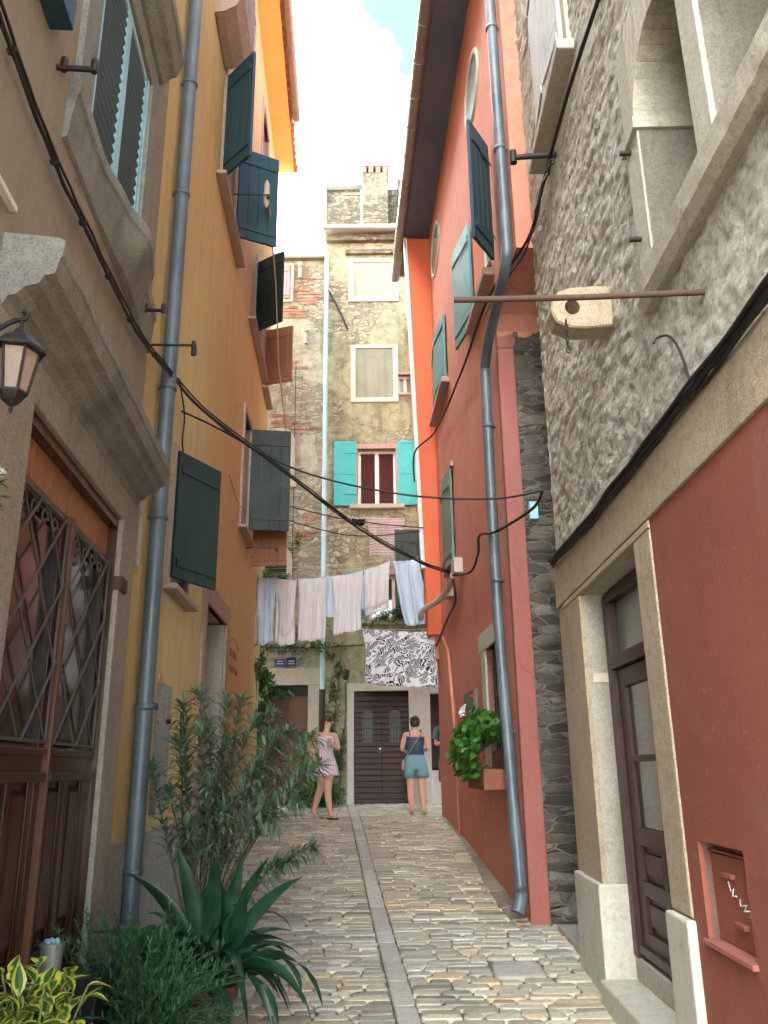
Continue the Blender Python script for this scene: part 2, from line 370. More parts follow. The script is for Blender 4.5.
def leafprint():
    m, nt, b = mat('black_white_leaf_print', .9, 0, .15); n = N(nt)
    p = n.pos((1, 1, 1), rot=(0, .6, 0))
    wob = n.new('ShaderNodeTexNoise'); wob.inputs['Scale'].default_value = 4; n.link(p, wob.inputs['Vector'])
    vm = n.new('ShaderNodeVectorMath', operation='MULTIPLY_ADD'); n.link(wob.outputs['Color'], vm.inputs[0]); vm.inputs[1].default_value = (.35,)*3; n.link(p, vm.inputs[2])
    mp = n.new('ShaderNodeMapping'); mp.inputs['Scale'].default_value = (2.2, 1, 7); n.link(vm.outputs[0], mp.inputs['Vector'])
    v = n.new('ShaderNodeTexVoronoi'); v.inputs['Scale'].default_value = 4.2; n.link(mp.outputs[0], v.inputs['Vector'])
    w = n.new('ShaderNodeTexWave'); w.inputs['Scale'].default_value = 13; w.inputs['Distortion'].default_value = 5; n.link(vm.outputs[0], w.inputs['Vector'])
    sp = n.new('ShaderNodeSeparateColor'); n.link(v.outputs['Color'], sp.inputs[0])
    a = n.ramp(sp.outputs[0], [(.24, 0), (.26, 1)]); e = n.ramp(v.outputs['Distance'], [(.62, 1), (.66, 0)])
    f = n.math('MULTIPLY', n.math('MULTIPLY', a, e), n.ramp(w.outputs['Fac'], [(.22, 0), (.32, 1)]))
    col = n.mix(f, (.70,.69,.72), (.035,.035,.05)); n.link(col, b.inputs['Base Color'])
    return m
M['leafprint'] = leafprint()
M['oleander'] = leafmat('oleander_leaf', (.075,.135,.08), (.19,.28,.165), .38)
M['strap'] = leafmat('strap_leaf', (.010,.042,.020), (.028,.082,.038), .36, trans=.08)
M['fern'] = leafmat('feathery_leaf', (.05,.14,.06), (.11,.23,.10), .5, trans=.3)
M['vari'] = leafmat('variegated_leaf', (1,1,1), (.92,.95,.9), .4, trans=.2)
M['ivy'] = leafmat('ivy_leaf', (.045,.10,.025), (.11,.18,.05), .45, trans=.25)
M['geran'] = leafmat('geranium_leaf', (.04,.15,.02), (.10,.26,.04), .4, trans=.25)
M['petal'] = paint('red_petal', (.55,.03,.05), .6); M['wpetal'] = paint('white_petal', (.8,.8,.8), .6)

# ------------------------------------------------------------------ ground
GY = [(-40,.0), (0,0), (3,.05), (5,.2), (6.4,.29), (7.2,.34), (8.1,.42), (11.2,.74), (13.3,.92), (15,1.0), (60,1.2)]
def zg(y):
    for (a, za), (b, zb) in zip(GY, GY[1:]):
        if y <= b: return za + (zb-za)*max(0, (y-a))/(b-a)
    return 1.2
mb = MB()
ys = [-40, -10, -3] + [i*.5 for i in range(0, 32)] + [16, 20, 60]
xs = [-60, -10, -2.4, -1.2, 0, 1.2, 2.4, 10, 60]
mb.grid(lambda u, v: V((xs[round(u*8)], ys[round(v*(len(ys)-1))], zg(ys[round(v*(len(ys)-1))]) - .012)), 8, len(ys)-1)
m_, nt_, b_ = mat('sandy_mortar', .95); n_ = N(nt_)
n_.link(n_.mix(n_.ramp(n_.noise(n_.pos(), 6, 8, .7), [(.35, 0), (.65, 1)]), (.10,.085,.065), (.23,.195,.145)), b_.inputs['Base Color']); n_.bump(n_.noise(n_.pos(), 60, 5, .7), .6, .01, b_)
tag(mb.build('ground', m_), kind='structure')

def chan_x(y): return .11 + (y-5.29)*(-.61/7.96)
mb = MB()
def cobble(x0, x1, y0, y1, col, h=.018, seg=2, jit=.012, sub=None):
    cx, cy = (x0+x1)/2, (y0+y1)/2; hx, hy = (x1-x0)/2, (y1-y0)/2
    r = min(hx, hy)*U(.35, .7); pts = []
    for qx, qy, a0 in ((1, 1, 0), (-1, 1, 90), (-1, -1, 180), (1, -1, 270)):
        for k in range(3):
            a = radians(a0 + 45*k); pts.append((qx*(hx-r) + r*cos(a) + U(-jit, jit)*.5, qy*(hy-r) + r*sin(a) + U(-jit, jit)*.5))
    tx, ty = U(-.012, .012), U(-.03, .03); hh = h*U(.6, 1.35); rings = []
    for f, z in ((1.0, -.03), (.99, hh*.45), (.93, hh*.92), (.7, hh)):
        rings.append([V((cx + px*f, cy + py*f, zg(cy+py*f) + z + (tx*px + ty*py)*(f < 1))) for px, py in pts])
    mb.loft(rings, 0, True, True, col)
PAL = [(.54,.50,.38), (.60,.55,.43), (.45,.42,.33), (.66,.59,.44), (.66,.52,.33), (.50,.47,.38), (.58,.49,.35), (.37,.35,.28), (.70,.64,.51)]
def pick():
    c = random.choice(PAL); k = U(.72, 1.18); return tuple(min(.9, x*k) for x in c)
def redx(y):                                  # street-side face of the right-hand houses
    if y < 6.35: return SW.P(y-6.0, 0).x - .03
    if y < 7.45: return 1.6
    if y > 13.1: return 2.4
    return 1.19 - .0548*(y-6.9) - .03
y = 2.2
while y < 14.9:
    w = U(.068, .112) if y < 13.2 else U(.12, .2)
    cxl = chan_x(y + w/2)
    for side in (-1, 1):
        x = cxl + side*.072; end = -2.15 if side < 0 else redx(y)
        if side < 0 and y > 13.7: end = -3.5
        x += side*U(0, .1)*0
        while (x > end) if side < 0 else (x < end - .04):
            L_ = U(.11, .30) * (1 if random.random() < .8 else 1.35)
            if side > 0: L_ = min(L_, end - x)
            x2 = x + side*L_; a, b = min(x, x2), max(x, x2)
            if a < 1.04 and b > .70 and y + w > 6.05 and y < 6.39:
                if a < .60: b = .695
                elif b > 1.12: a = 1.045
                else: a = b = 0
            if b - a > .04:
                yo = .012*sin(x*2.3 + y*1.7) + U(-.006, .006)
                cobble(a + U(.003, .009), b - U(.003, .009), y + yo + U(.002, .005), y + w + yo - U(.002, .005), pick(), .011)
            x = x2
    y += w
y = 2.2
while y < 14.8:                                # pale channel stones down the middle
    L_ = U(.22, .6); yy = y + L_
    k = U(.75, 1.0); xa, xb = chan_x(y), chan_x(yy); col = (.70*k, .66*k, .56*k)
    nseg = 6; rings = []
    for i in range(nseg+1):
        q = y + .008 + (L_-.016)*i/nseg; cx = chan_x(q); e = .006 if i in (0, nseg) else 0
        rings.append([V((cx-.066, q, zg(q)-.03)), V((cx-.066+e, q, zg(q)+.008-e)), V((cx-.055, q, zg(q)+.013-e)), V((cx, q, zg(q)+.010-e)), V((cx+.055, q, zg(q)+.013-e)), V((cx+.066-e, q, zg(q)+.008-e)), V((cx+.066, q, zg(q)-.03))])
    mb.loft(rings, 0, True, True, col); y = yy
cobble(.70, 1.04, 6.04, 6.40, (.50,.47,.41), .022, jit=.004)        # the large flagstone
tag(mb.build('cobbled_street', M['cobble'], recalc=True), kind='structure')
mb = MB()                                     # narrow kerb of slabs along the foot of the red wall
y = 7.5
while y < 12.5:
    L_ = U(.3, .6)
    p = [RW.P(y-6.9, 0, 0), RW.P(y+L_-.012-6.9, 0, 0)]
    w1 = .10 + .05*sin(y)
    q = [p[0] + RW.n*w1, p[1] + RW.n*w1]
    vs = [V((a.x, a.y, zg(a.y) + h)) for h in (-.03, .035) for a in (p[0], p[1], q[1], q[0])]
    vs[6].z -= .012; vs[7].z -= .012; k = U(.8, 1.1)
    mb.add(vs, [(0,1,2,3), (4,7,6,5), (0,4,5,1), (1,5,6,2), (2,6,7,3), (3,7,4,0)], 0, (.33*k,.29*k,.24*k)); y += L_
mb.abox(1.36, 1.52, 6.40, 7.38, .2, .37, 0, (.42,.38,.32))
tag(mb.build('kerb', M['cobble'], bevel=.01), kind='structure')

# ------------------------------------------------------------------ shutters, windows, pipes
def leaf_axes(W, s, ang, o=.03):
    d = W.u*cos(radians(ang)) + W.n*sin(radians(ang)); t = Z.cross(d).normalized()
    return W.P(s, 0, o), d, t
def shutter(parent, W, s, z0, z1, width, ang, m, kind='board', name='shutter', o=.035, battens=(1, -1), dm=None):
    O, d, t = leaf_axes(W, s, ang, o); mb = MB(); th = .017
    if kind == 'board':
        k = max(3, round(width/.13)); bw = width/k
        for i in range(k): mb.box(O, d, t, Z, i*bw + .0015, (i+1)*bw - .0015, -th, th, z0 + U(0, .004), z1 - U(0, .004))
        for zz in (z0 + .12*(z1-z0), z0 + .86*(z1-z0)):
            for sg in battens: mb.box(O, d, t, Z, .03, width-.03, *(sorted((sg*th, sg*(th+.014)))), zz-.035, zz+.035)
        mats = [m]
    elif kind == 'louvre':
        f = .05
        for a, b, c, e in ((0, f, z0, z1), (width-f, width, z0, z1), (f, width-f, z0, z0+f), (f, width-f, z1-f, z1)):
            mb.box(O, d, t, Z, a, b, -th, th, c, e)
        zz = z0 + f + .012
        while zz < z1 - f - .02:
            if True:
                P = [O + d*a + t*q + Z*(zz + h) for a, q, h in ((f, -.016, .030), (width-f, -.016, .030), (width-f, .016, -.018), (f, .016, -.018))]
                mb.prism(P, V((0, 0, .007)), 1)
            zz += .07
        mats = [m, dm or m]
    elif kind == 'panel':
        mb.box(O, d, t, Z, 0, width, -th*.5, th*.5, z0, z1)
        f = .05
        for a, b, c, e in ((0, f, z0, z1), (width-f, width, z0, z1), (f, width-f, z0, z0+f), (f, width-f, z1-f, z1), (f, width-f, (z0+z1)/2-f/2, (z0+z1)/2+f/2)):
            mb.box(O, d, t, Z, a, b, -th, th, c, e)
        mats = [m]
    # strap hinges
    for zz in (z0 + .18*(z1-z0), z0 + .82*(z1-z0)): mb.box(O, d, t, Z, -.03, width*.55, th+.0145, th+.019, zz-.012, zz+.012, len(mats)-1 if False else 0)
    return mb.build(name, mats, parent, bevel=.003)

def window(parent, W, sa, sb, za, zb, depth, fm, gm='glass', surround=None, sw=.09, sill=None, mull=1, bars=1, label=None, o=0, proud=.03, cur=None):
    mb = MB(); f = .045; d = -depth + .012; t = .05
    for a, b, c, e in ((sa, sa+f, za, zb), (sb-f, sb, za, zb), (sa+f, sb-f, za, za+f), (sa+f, sb-f, zb-f, zb)):
        W.box(mb, a, b, c, e, d, d+t)
    for i in range(mull):
        x = sa + (sb-sa)*(i+1)/(mull+1); W.box(mb, x-.03, x+.03, za+f, zb-f, d, d+t+.006)
    for i in range(bars):
        z = za + (zb-za)*(i+1)/(bars+1); W.box(mb, sa+f, sb-f, z-.013, z+.013, d, d+t-.01)
    w = mb.build('window', fm, parent, bevel=.004)
    if label: w['label'] = label
    mb = MB(); W.box(mb, sa+f*.5, sb-f*.5, za+f*.5, zb-f*.5, d+.004, d+.014); mb.build('pane', M[gm], w)
    if cur:
        mb = MB()
        for a, b in cur[1:]: W.box(mb, a, b, za+f, zb-f, d+.0145, d+.018)
        mb.build('curtain', M[cur[0]], w)
    if surround:
        mb = MB()
        for a, b, c, e in ((sa-sw, sa, za, zb), (sb, sb+sw, za, zb), (sa-sw, sb+sw, zb, zb+sw)): W.box(mb, a, b, c, e, o-.05, o+proud)
        if not sill: W.box(mb, sa-sw, sb+sw, za-sw, za, o-.05, o+proud)
        mb.build('surround', surround, w, bevel=.006)
    if sill:
        mb = MB(); W.box(mb, sa-sw-.05, sb+sw+.05, za-.09, za-.002, o-.05, o+proud+.09); mb.build('sill', sill, w, bevel=.012)
    return w

def bracket_pipe(parent, pts, r, m, name='downpipe', W=None, zs=()):
    mb = MB(); mb.tube(pts, r, 14)
    for z in zs:
        for a, b in zip(pts, pts[1:]):
            a, b = V(a), V(b)
            if (a.z-z)*(b.z-z) <= 0 and abs(a.z-b.z) > .3:
                q = a + (b-a)*((z-a.z)/(b.z-a.z)); mb.tube([q-Z*.02, q-Z*.018, q+Z*.018, q+Z*.02], [r*1.02, r*1.16, r*1.16, r*1.02], 14)
                if W is not None: mb.box(q, W.u, W.n, Z, -.012, .012, -.14, 0, -.012, .012)
    return mb.build(name, m, parent)
def smooth_path(pts, n=6):
    pts = [V(p) for p in pts]; out = []
    for i in range(len(pts)-1):
        p0, p1, p2, p3 = pts[max(i-1, 0)], pts[i], pts[i+1], pts[min(i+2, len(pts)-1)]
        for k in range(n):
            t = k/n; out.append(.5*((2*p1) + (p2-p0)*t + (2*p0-5*p1+4*p2-p3)*t*t + (3*p1-p0-3*p2+p3)*t**3))
    return out + [pts[-1]]
exec_after = []

# ================================================================== brown house (near left)
H = thing('brown_house', 'brown plastered house with barred varnished double door on the near left', 'house')
mb = MB()
wallmesh(mb, LW, -6.2, 0, -.3, 13, [(-1.99, -.36, -.3, 3.02, .12), (-1.95, -.41, 4.62, 6.18, .16)], 0, 3)
mb.build('wall', [M['brown'], M['dark'], M['greystone']], H)
mb = MB()
for a, b, c, e in ((-4.2, -1.99, -.2, 3.22), (-.36, -.0, -.2, 3.22), (-1.99, -.36, 3.02, 3.22)): LW.box(mb, a, b, c, e, -.1, .028)
mb.build('door_surround', M['greystone'], H, bevel=.008)
# cornice over the door: moulded profile swept along the wall
prof = [(0, 3.20), (.03, 3.20), (.045, 3.235), (.075, 3.245), (.10, 3.275), (.15, 3.29), (.165, 3.325), (.20, 3.335), (.215, 3.40), (.225, 3.41), (.225, 3.47), (.20, 3.485), (0, 3.50)]
mb = MB(); rings = []
for k in range(61):
    s_ = -2.44 + 2.38*k/60; w = .004*noise.noise(V((s_*4, 1, 2)))
    rings.append([LW.P(s_, z + w + .003*noise.noise(V((s_*9, z*20, 0))), o*(1 + .03*noise.noise(V((s_*7, o*30, z*9))))) for o, z in prof])
mb.loft(rings, 0, True, False); mb.build('cornice', M['cornice'], H, bevel=.003)
# double door
for a, b in ((-1.97, -1.205), (-1.175, -.38)):
    D = MB(); d0, d1 = -.075, -.035
    f = .075
    for q in ((a, a+f, .2, 2.78), (b-f, b, .2, 2.78), (a+f, b-f, 2.70, 2.78), (a+f, b-f, 1.58, 1.70), (a+f, b-f, .2, .38)): LW.box(D, *q, d0, d1)
    LW.box(D, a+.02, b-.02, 1.56, 1.60, d1, d1+.03); LW.box(D, a+.02, b-.02, 1.67, 1.70, d1, d1+.022)
    m2 = (a+b)/2; LW.box(D, m2-.03, m2+.03, .38, 1.58, d0, d1)
    LW.box(D, a+f, b-f, .78, .85, d0, d1)
    for p0, p1 in ((a+f, m2-.03), (m2+.03, b-f)):
        for z0, z1 in ((.38, .78), (.85, 1.58)):
            LW.box(D, p0, p1, z0, z1, d0, d0+.01)
            x0, x1, y0, y1 = p0+.045, p1-.045, z0+.05, z1-.05
            F0 = [LW.P(x, z, d0+.0105) for x, z in ((x0, y0), (x1, y0), (x1, y1), (x0, y1))]; F1 = [LW.P(x, z, d0+.03) for x, z in ((x0+.03, y0+.03), (x1-.03, y0+.03), (x1-.03, y1-.03), (x0+.03, y1-.03))]
            D.loft([F0, F1], 0, True, False)
            for q in ((p0, x0-.02, z0, z1), (x1+.02, p1, z0, z1), (x0-.02, x1+.02, z0, y0-.03), (x0-.02, x1+.02, y1+.03, z1)): LW.box(D, *q, d0+.011, d0+.024)
    dd = D.build('door_leaf', M['doorwood'], H, bevel=.004)
    g = MB(); LW.box(g, a+f, b-f, 1.70, 2.70, d0+.004, d0+.010); g.build('pane', M['glassbrown'], dd)
    g = MB(); x0, x1, z0, z1 = a+.03, b-.03, 1.72, 2.74; o_ = -.02
    for q in ((x0, x0+.014, z0, z1), (x1-.014, x1, z0, z1), (x0, x1, z0, z0+.014), (x0, x1, z1-.014, z1)): LW.box(g, *q, o_-.005, o_+.005)
    dx, dz = (x1-x0)/2.0, .36
    def clip(p, q):
        (s0, t0), (s1, t1) = p, q; ta, tb = 0, 1
        for lo, hi, v0, v1 in ((x0, x1, s0, s1), (z0, z1, t0, t1)):
            dv = v1-v0
            t_ = sorted(((lo-v0)/dv, (hi-v0)/dv)); ta, tb = max(ta, t_[0]), min(tb, t_[1])
        return None if ta >= tb else ((s0+(s1-s0)*ta, t0+(t1-t0)*ta), (s0+(s1-s0)*tb, t0+(t1-t0)*tb))
    for sg in (1, -1):
        for i in range(-2, 12):
            zc = z0 + i*dz; pa, pb = (x0, zc), (x1, zc + sg*2*dz)
            r = clip(pa, pb)
            if r: g.tube([LW.P(*r[0], o_+.006*sg), LW.P(*r[1], o_+.006*sg)], .0065, 6)
    for i in range(4):                        # curled leaf ornaments at the head of the grille
        cx = x0 + (x1-x0)*(i+.5)/5
        g.tube([LW.P(cx + .05*cos(t)*(1-t/9), 2.66 + .045*sin(t)*(1-t/9), o_) for t in [k*.5 for k in range(14)]], .005, 5)
    g.build('grille', M['grille'], dd)
mb = MB()
LW.box(mb, -1.205, -1.175, .2, 2.78, -.075, -.005); mb.build('door_post', wood('door_post_wood', (.10,.042,.02), (.16,.07,.034)), H, bevel=.004)
mb = MB()
for a, b in ((-1.97, -1.72), (-1.715, -1.46), (-1.455, -1.2), (-1.18, -.92), (-.915, -.65), (-.645, -.38)): LW.box(mb, a, b, 2.785, 2.965, -.075, -.05)
mb.build('transom_board', M['transwood'], H, bevel=.003)
mb = MB(); LW.box(mb, -1.99, -.36, 2.965, 3.02, -.1, .0); LW.box(mb, -.378, -.36, .2, 2.965, -.1, .0); LW.box(mb, -1.99, -1.972, .2, 2.965, -.1, .0)
mb.build('door_frame', M['doorwood'], H, bevel=.003)
mb = MB(); LW.box(mb, -.37, -.22, 2.60, 2.68, -.01, .05); mb.build('iron_catch', M['rust'], H, bevel=.004)
mb = MB(); LW.box(mb, -1.99, -.36, -.2, .2, -.115, .06); mb.build('doorstep', M['limestone'], H, bevel=.01)
# upper window with bowed sill and hood
w = MB()
for q in ((-1.95, -1.74, 4.66, 6.18), (-.60, -.41, 4.66, 6.18), (-1.74, -.60, 6.0, 6.18)): LW.box(w, *q, -.06, .03)
W_ = w.build('window', M['cornice'], H, bevel=.006)
for q in ((-1.735, -1.70, 4.66, 6.0), (-.64, -.605, 4.66, 6.0)): mb = MB(); LW.box(mb, *q, -.05, .012); mb.build('jamb_strip', M['louvre'], W_)
mb = MB(); LW.box(mb, -1.74, -.60, 4.66, 6.0, -.12, -.11); mb.build('pane', M['glass'], W_)
shutter(W_, LW, -1.70, 4.68, 5.99, .525, 0, M['louvre'], 'louvre', dm=M['louvredark'], o=-.01)
shutter(W_, LW, -1.17, 4.68, 5.99, .525, 0, M['louvre'], 'louvre', dm=M['louvredark'], o=-.01)
def lin(x, xs, ys):
    for (a, b), (c, d) in zip(zip(xs, xs[1:]), zip(ys, ys[1:])):
        if x <= b: t = max(0, (x-a)/(b-a)); t = t*t*(3-2*t); return c + (d-c)*t
    return ys[-1]
mb = MB(); rings = []
for k in range(71):
    s_ = -2.0 + 2.02*k/70; f = lin(s_, [-2.0, -1.5, -1.18, -.86, -.58, -.32, .02], [.045, .035, .08, .155, .12, .035, .03])
    rings.append([LW.P(s_, z, o) for o, z in ((0, 4.32), (f*.25+.01, 4.33), (f*.35+.01, 4.37), (f*.62, 4.42), (f*.85, 4.50), (f, 4.56), (f+.012, 4.575), (f+.012, 4.645), (f, 4.66), (0, 4.665))])
mb.loft(rings, 0, True, False); mb.build('sill', M['cornice'], W_, bevel=.003)
mb = MB(); prism = [(0, 6.2), (.05, 6.2), (.10, 6.26), (.14, 6.28), (.17, 6.36), (.19, 6.38), (.19, 6.46), (0, 6.48)]
mb.loft([[LW.P(s_, z, o) for o, z in prism] for s_ in (-2.05, -1.5, -1, -.40)], 0, True, False); mb.build('hood', M['cornice'], W_, bevel=.004)
# shutter dogs, pulley arm, teal ledge
def dog(s_, z_, W=LW, sc=1.0, par=H):
    mb = MB(); mb.tube([W.P(s_, z_, -.02), W.P(s_, z_, .17*sc)], .013*sc, 7)
    for o in (.03, .16): mb.tube([W.P(s_, z_-.015, o*sc), W.P(s_, z_+.045*sc, o*sc), W.P(s_+.01, z_+.065*sc, o*sc)], [.015*sc, .018*sc, .010*sc], 7)
    return mb.build('shutter_catch', M['iron'], par)
dog(-2.16, 4.55); dog(-.28, 4.48, sc=.9)
mb = MB(); LW.box(mb, -2.75, -2.29, 4.62, 4.78, 0, .10); mb.build('sill_bracket', M['teal'], H, bevel=.004)
mb = MB(); LW.box(mb, -3.1, -2.42, 3.60, 3.625, 0, .03); mb.build('ledge', M['whitep'], H, bevel=.004)
mb = MB(); mb.abox(-6, -1.0, -1.2, 5.0, 13.0, 13.15); mb.build('roof', M['oldtile'], H)

# wall lantern
LT = thing('wall_lantern', 'black six-sided wall lantern on a scrolled bracket left of the cornice', 'lantern')
lc = V((-1.155, 2.33, 0)); def_hex = lambda r, z, ph=.2: [V((lc.x + r*cos(ph + pi*k/3), lc.y + r*sin(ph + pi*k/3), z)) for k in range(6)]
mb = MB(); mb.loft([def_hex(.085, 2.872), def_hex(.082, 2.885), def_hex(.06, 2.912), def_hex(.034, 2.93), def_hex(.02, 2.95), def_hex(.012, 2.958)], 0, True, False)
mb.tube([lc + Z*2.955, lc + Z*2.985], .006); mb.build('lantern_roof', M['iron'], LT, bevel=.002)
mb = MB()
for k in range(6):
    a = .2 + pi*k/3; mb.tube([V((lc.x + .042*cos(a), lc.y + .042*sin(a), 2.73)), V((lc.x + .064*cos(a), lc.y + .064*sin(a), 2.872))], .0045, 5)
mb.loft([def_hex(.004, 2.665), def_hex(.007, 2.675), def_hex(.004, 2.685), def_hex(.012, 2.69), def_hex(.03, 2.705), def_hex(.046, 2.727), def_hex(.046, 2.735)], 0, True, False)
mb.build('lantern_cage', M['iron'], LT)
mb = MB(); mb.loft([def_hex(.039, 2.735), def_hex(.060, 2.871)], 0, True, False); mb.build('lantern_glass', M['lamp_glass'], LT)
mb = MB(); wp = LW.P(-2.68, 2.95, .03)
mb.tube(smooth_path([LW.P(-2.68, 2.86, .03), LW.P(-2.68, 2.90, .10), V((-1.24, 2.33, 2.945)), V((-1.185, 2.33, 2.985)), V((-1.15, 2.33, 2.99)), V((-1.14, 2.33, 3.01)), V((-1.155, 2.33, 3.02))]), .008, 7)
LW.box(mb, -2.72, -2.64, 2.78, 3.02, 0, .02 + .028); mb.tube(smooth_path([LW.P(-2.68, 2.80, .05), V((-1.30, 2.33, 2.86)), V((-1.24, 2.33, 2.94))]), .006, 6)
mb.build('lantern_bracket', M['iron'], LT)

# ================================================================== yellow house
H = thing('yellow_house', 'ochre yellow house with open dark shutters along the left of the street', 'house')
mb = MB()
YH = [(.72, 1.45, 3.05, 4.05, .2), (2.55, 3.92, -.3, 3.2, .35), (2.05, 3.05, 7.8, 9.2, .2), (5.45, 6.3, 7.85, 9.1, .2), (4.8, 5.5, 4.72, 6.3, .2), (6.95, 7.6, 7.75, 8.8, .2), (3.1, 4.1, 10.9, 12.3, .2), (5.5, 6.4, 10.9, 12.2, .2)]
wallmesh(mb, YW, -.5, 7.9, -.3, 13.05, YH, 0, 3, mr=2)
mb.build('wall', [M['ochre'], M['dark'], M['pinkstone']], H)
for q in ((-.465, 2.3, -.2, 1.19, 0, .022), (4.2, 7.92, -.2, 1.35, 0, .022)):
    mb = MB(); YW.box(mb, *q); mb.build('plinth', M['greystone'], H, bevel=.01)
mb = MB()
for a, b, c, e in ((2.35, 2.55, -.2, 3.2), (3.92, 4.14, -.2, 3.2), (2.35, 4.14, 3.2, 3.42)): YW.box(mb, a, b, c, e, -.05, .03)
mb.build('door_surround', M['pinkstone'], H, bevel=.008)
mb = MB(); YW.box(mb, 2.55, 3.9, .3, 2.6, -.33, -.29)
for i in range(9): YW.box(mb, 2.56+i*.149, 2.70+i*.149, .32, 2.58, -.29, -.28)
YW.box(mb, 2.55, 3.9, 2.6, 2.68, -.33, -.26)
mb.build('door', M['doorbrown'], H, bevel=.004)
mb = MB(); YW.box(mb, 3.86, 3.918, .3, 3.19, -.33, .0); mb.build('door_reveal', M['limestone'], H)
def ywin(sa, sb, za, zb, leaves, sill=(0, 0), fm='whitep', gm='glass'):
    w = window(H, YW, sa, sb, za, zb, .2, M[fm], gm, M['pinkstone'], .08, None, 1, 1)
    for (s_, z0, z1, wd, an, m) in leaves: shutter(w, YW, s_, z0, z1, wd, an, M[m])
    mb = MB(); YW.box(mb, sill[0], sill[1], za-.13, za-.085, 0, .11); mb.build('sill', M['pinkstone'], w, bevel=.01)
ywin(.72, 1.45, 3.05, 4.05, [(.70, 3.03, 4.08, .57, 27, 'green')], (.6, 1.6))
ywin(2.05, 3.05, 7.8, 9.2, [(2.0, 7.81, 9.2, .50, 137, 'teal'), (3.1, 7.85, 9.17, .52, 66, 'teal')], (1.75, 3.5))
ywin(5.45, 6.3, 7.85, 9.1, [(5.45, 7.88, 9.08, .52, 127, 'green')], (4.8, 6.9))
ywin(4.8, 5.5, 4.72, 6.3, [(5.53, 4.80, 6.32, .56, 84, 'green')], (4.65, 5.75))
ywin(6.95, 7.6, 7.75, 8.8, [(6.9, 7.70, 8.72, .50, 112, 'brownsh')], (6.8, 7.7))
w = window(H, YW, 3.1, 4.1, 10.9, 12.3, .2, M['whitep'], 'glass', M['pinkstone'], .08, None)
w = window(H, YW, 5.5, 6.4, 10.9, 12.2, .2, M['whitep'], 'glass', M['pinkstone'], .08, None)
shutter(H, YW, 6.05, 4.40, 5.3, .5, 95, M['brownsh'])
# rounded stone balcony bracket high up
mb = MB(); mb.loft([[YW.P(s_, z, o) for o, z in ((0, 9.2), (.10, 9.22), (.22, 9.3), (.30, 9.45), (.32, 9.65), (.32, 10.2), (0, 10.2))] for s_ in (1.15, 1.5, 1.9)], 0, True, False)
mb.build('balcony_corbel', M['pinkstone'], H, bevel=.02)
# eave: soffit, tile ends, gutter
mb = MB(); YW.box(mb, -.5, 8.15, 13.0, 13.06, -.2, .34); mb.build('eave_soffit', M['soffit'], H)
mb = MB()
for i in range(46):
    s_ = -.4 + i*.19; c = YW.P(s_, 13.11, 0)
    pts = [YW.P(s_, 13.10 + (.0 if False else 0) + .12*(1-j), .42*j - .3*(1-j)) for j in (0, 1)]
    mb.tube([YW.P(s_, 13.42, -1.2), YW.P(s_, 13.11, .40 + U(-.012, .012))], .085, 10)
mb.build('roof_tiles', M['tile'], H)
mb = MB(); mb.tube([YW.P(-.5, 13.07, .47), YW.P(6.75, 13.03, .47)], .07, 14); mb.build('gutter', M['gutter'], H)
bracket_pipe(H, [YW.P(.02, .30, .075), YW.P(-.03, 13.0, .075)], .055, M['zinc'], W=YW, zs=(1.0, 2.0, 3.3, 4.3, 6.0, 7.1, 8.2, 10))
# fittings
mb = MB(); YW.box(mb, .66, .98, 1.30, 2.22, -.02, .05); YW.box(mb, .70, .94, 1.35, 1.62, .05, .056); YW.box(mb, .70, .94, 1.66, 2.17, .05, .056); mb.build('meter_box', M['greystone'], H, bevel=.01)
mb = MB(); mb.tube([YW.P(.80, 1.95, .055), YW.P(.80, 1.95, .09)], .018, 8); mb.build('meter_knob', M['iron'], H)
mb = MB(); mb.tube(smooth_path([YW.P(-.28, 3.6, .02), YW.P(-.28, 2.95, .02), YW.P(-.30, 2.86, .03)]), .022, 10); mb.build('conduit', M['limestone'], H)
mb = MB(); mb.tube([YW.P(.12, 2.2, .135), YW.P(.12, 2.2, .143)], .036, 18); mb.build('pipe_plate', M['orangep'], H)
mb = MB(); YW.box(mb, .0, .13, 1.985, 2.03, .13, .137); mb.build('pipe_plate', M['bluep'], H)
mb = MB(); mb.tube([YW.P(-.28, 4.5, 0), YW.P(-.28, 4.5, .3)], .010, 8); mb.tube([YW.P(-.28, 4.5, .3), YW.P(-.28, 4.45, .31), YW.P(-.28, 4.42, .32)], [.02, .018, .006], 8)
mb.tube([YW.P(-.28, 4.53, .3), YW.P(-.28, 4.42, .3)], .015, 8); mb.build('iron_arm', M['iron'], H)
mb = MB(); YW.box(mb, 6.9, 7.05, 3.4, 3.86, 0, .05); YW.box(mb, 6.93, 7.02, 3.44, 3.82, .05, .058); mb.build('wall_cabinet', M['pinkstone'], H, bevel=.008)
mb = MB()                                       # faded red lettering with an arched rule above
m_, nt_, b_ = mat('faded_red_paint', .9); b_.inputs['Base Color'].default_value = (.26, .09, .05, 1)
x = 4.40
for k in range(3):
    pass
mb.tube([YW.P(4.36 + .84*t, 3.06 + .10*sin(pi*t), .003) for t in [i/12 for i in range(13)]], .004, 4)
def glyphs(s0, s1, z, h, n):
    for i in range(n):
        a = s0 + (s1-s0)*i/n; w = (s1-s0)/n*.62; r = random.random()
        L_ = [(0,0),(0,1)] if r < .3 else [(0,0),(0,1),(1,1)] if r < .5 else [(0,1),(0,0),(1,0),(1,1)] if r < .75 else [(0,0),(.5,1),(1,0)]
        mb.tube([YW.P(a + p*w, z + q*h, .003) for p, q in L_], .0045, 4)
glyphs(4.42, 5.12, 2.92, .09, 6); glyphs(4.38, 5.18, 2.74, .07, 9)
mb.build('painted_lettering', m_, H)
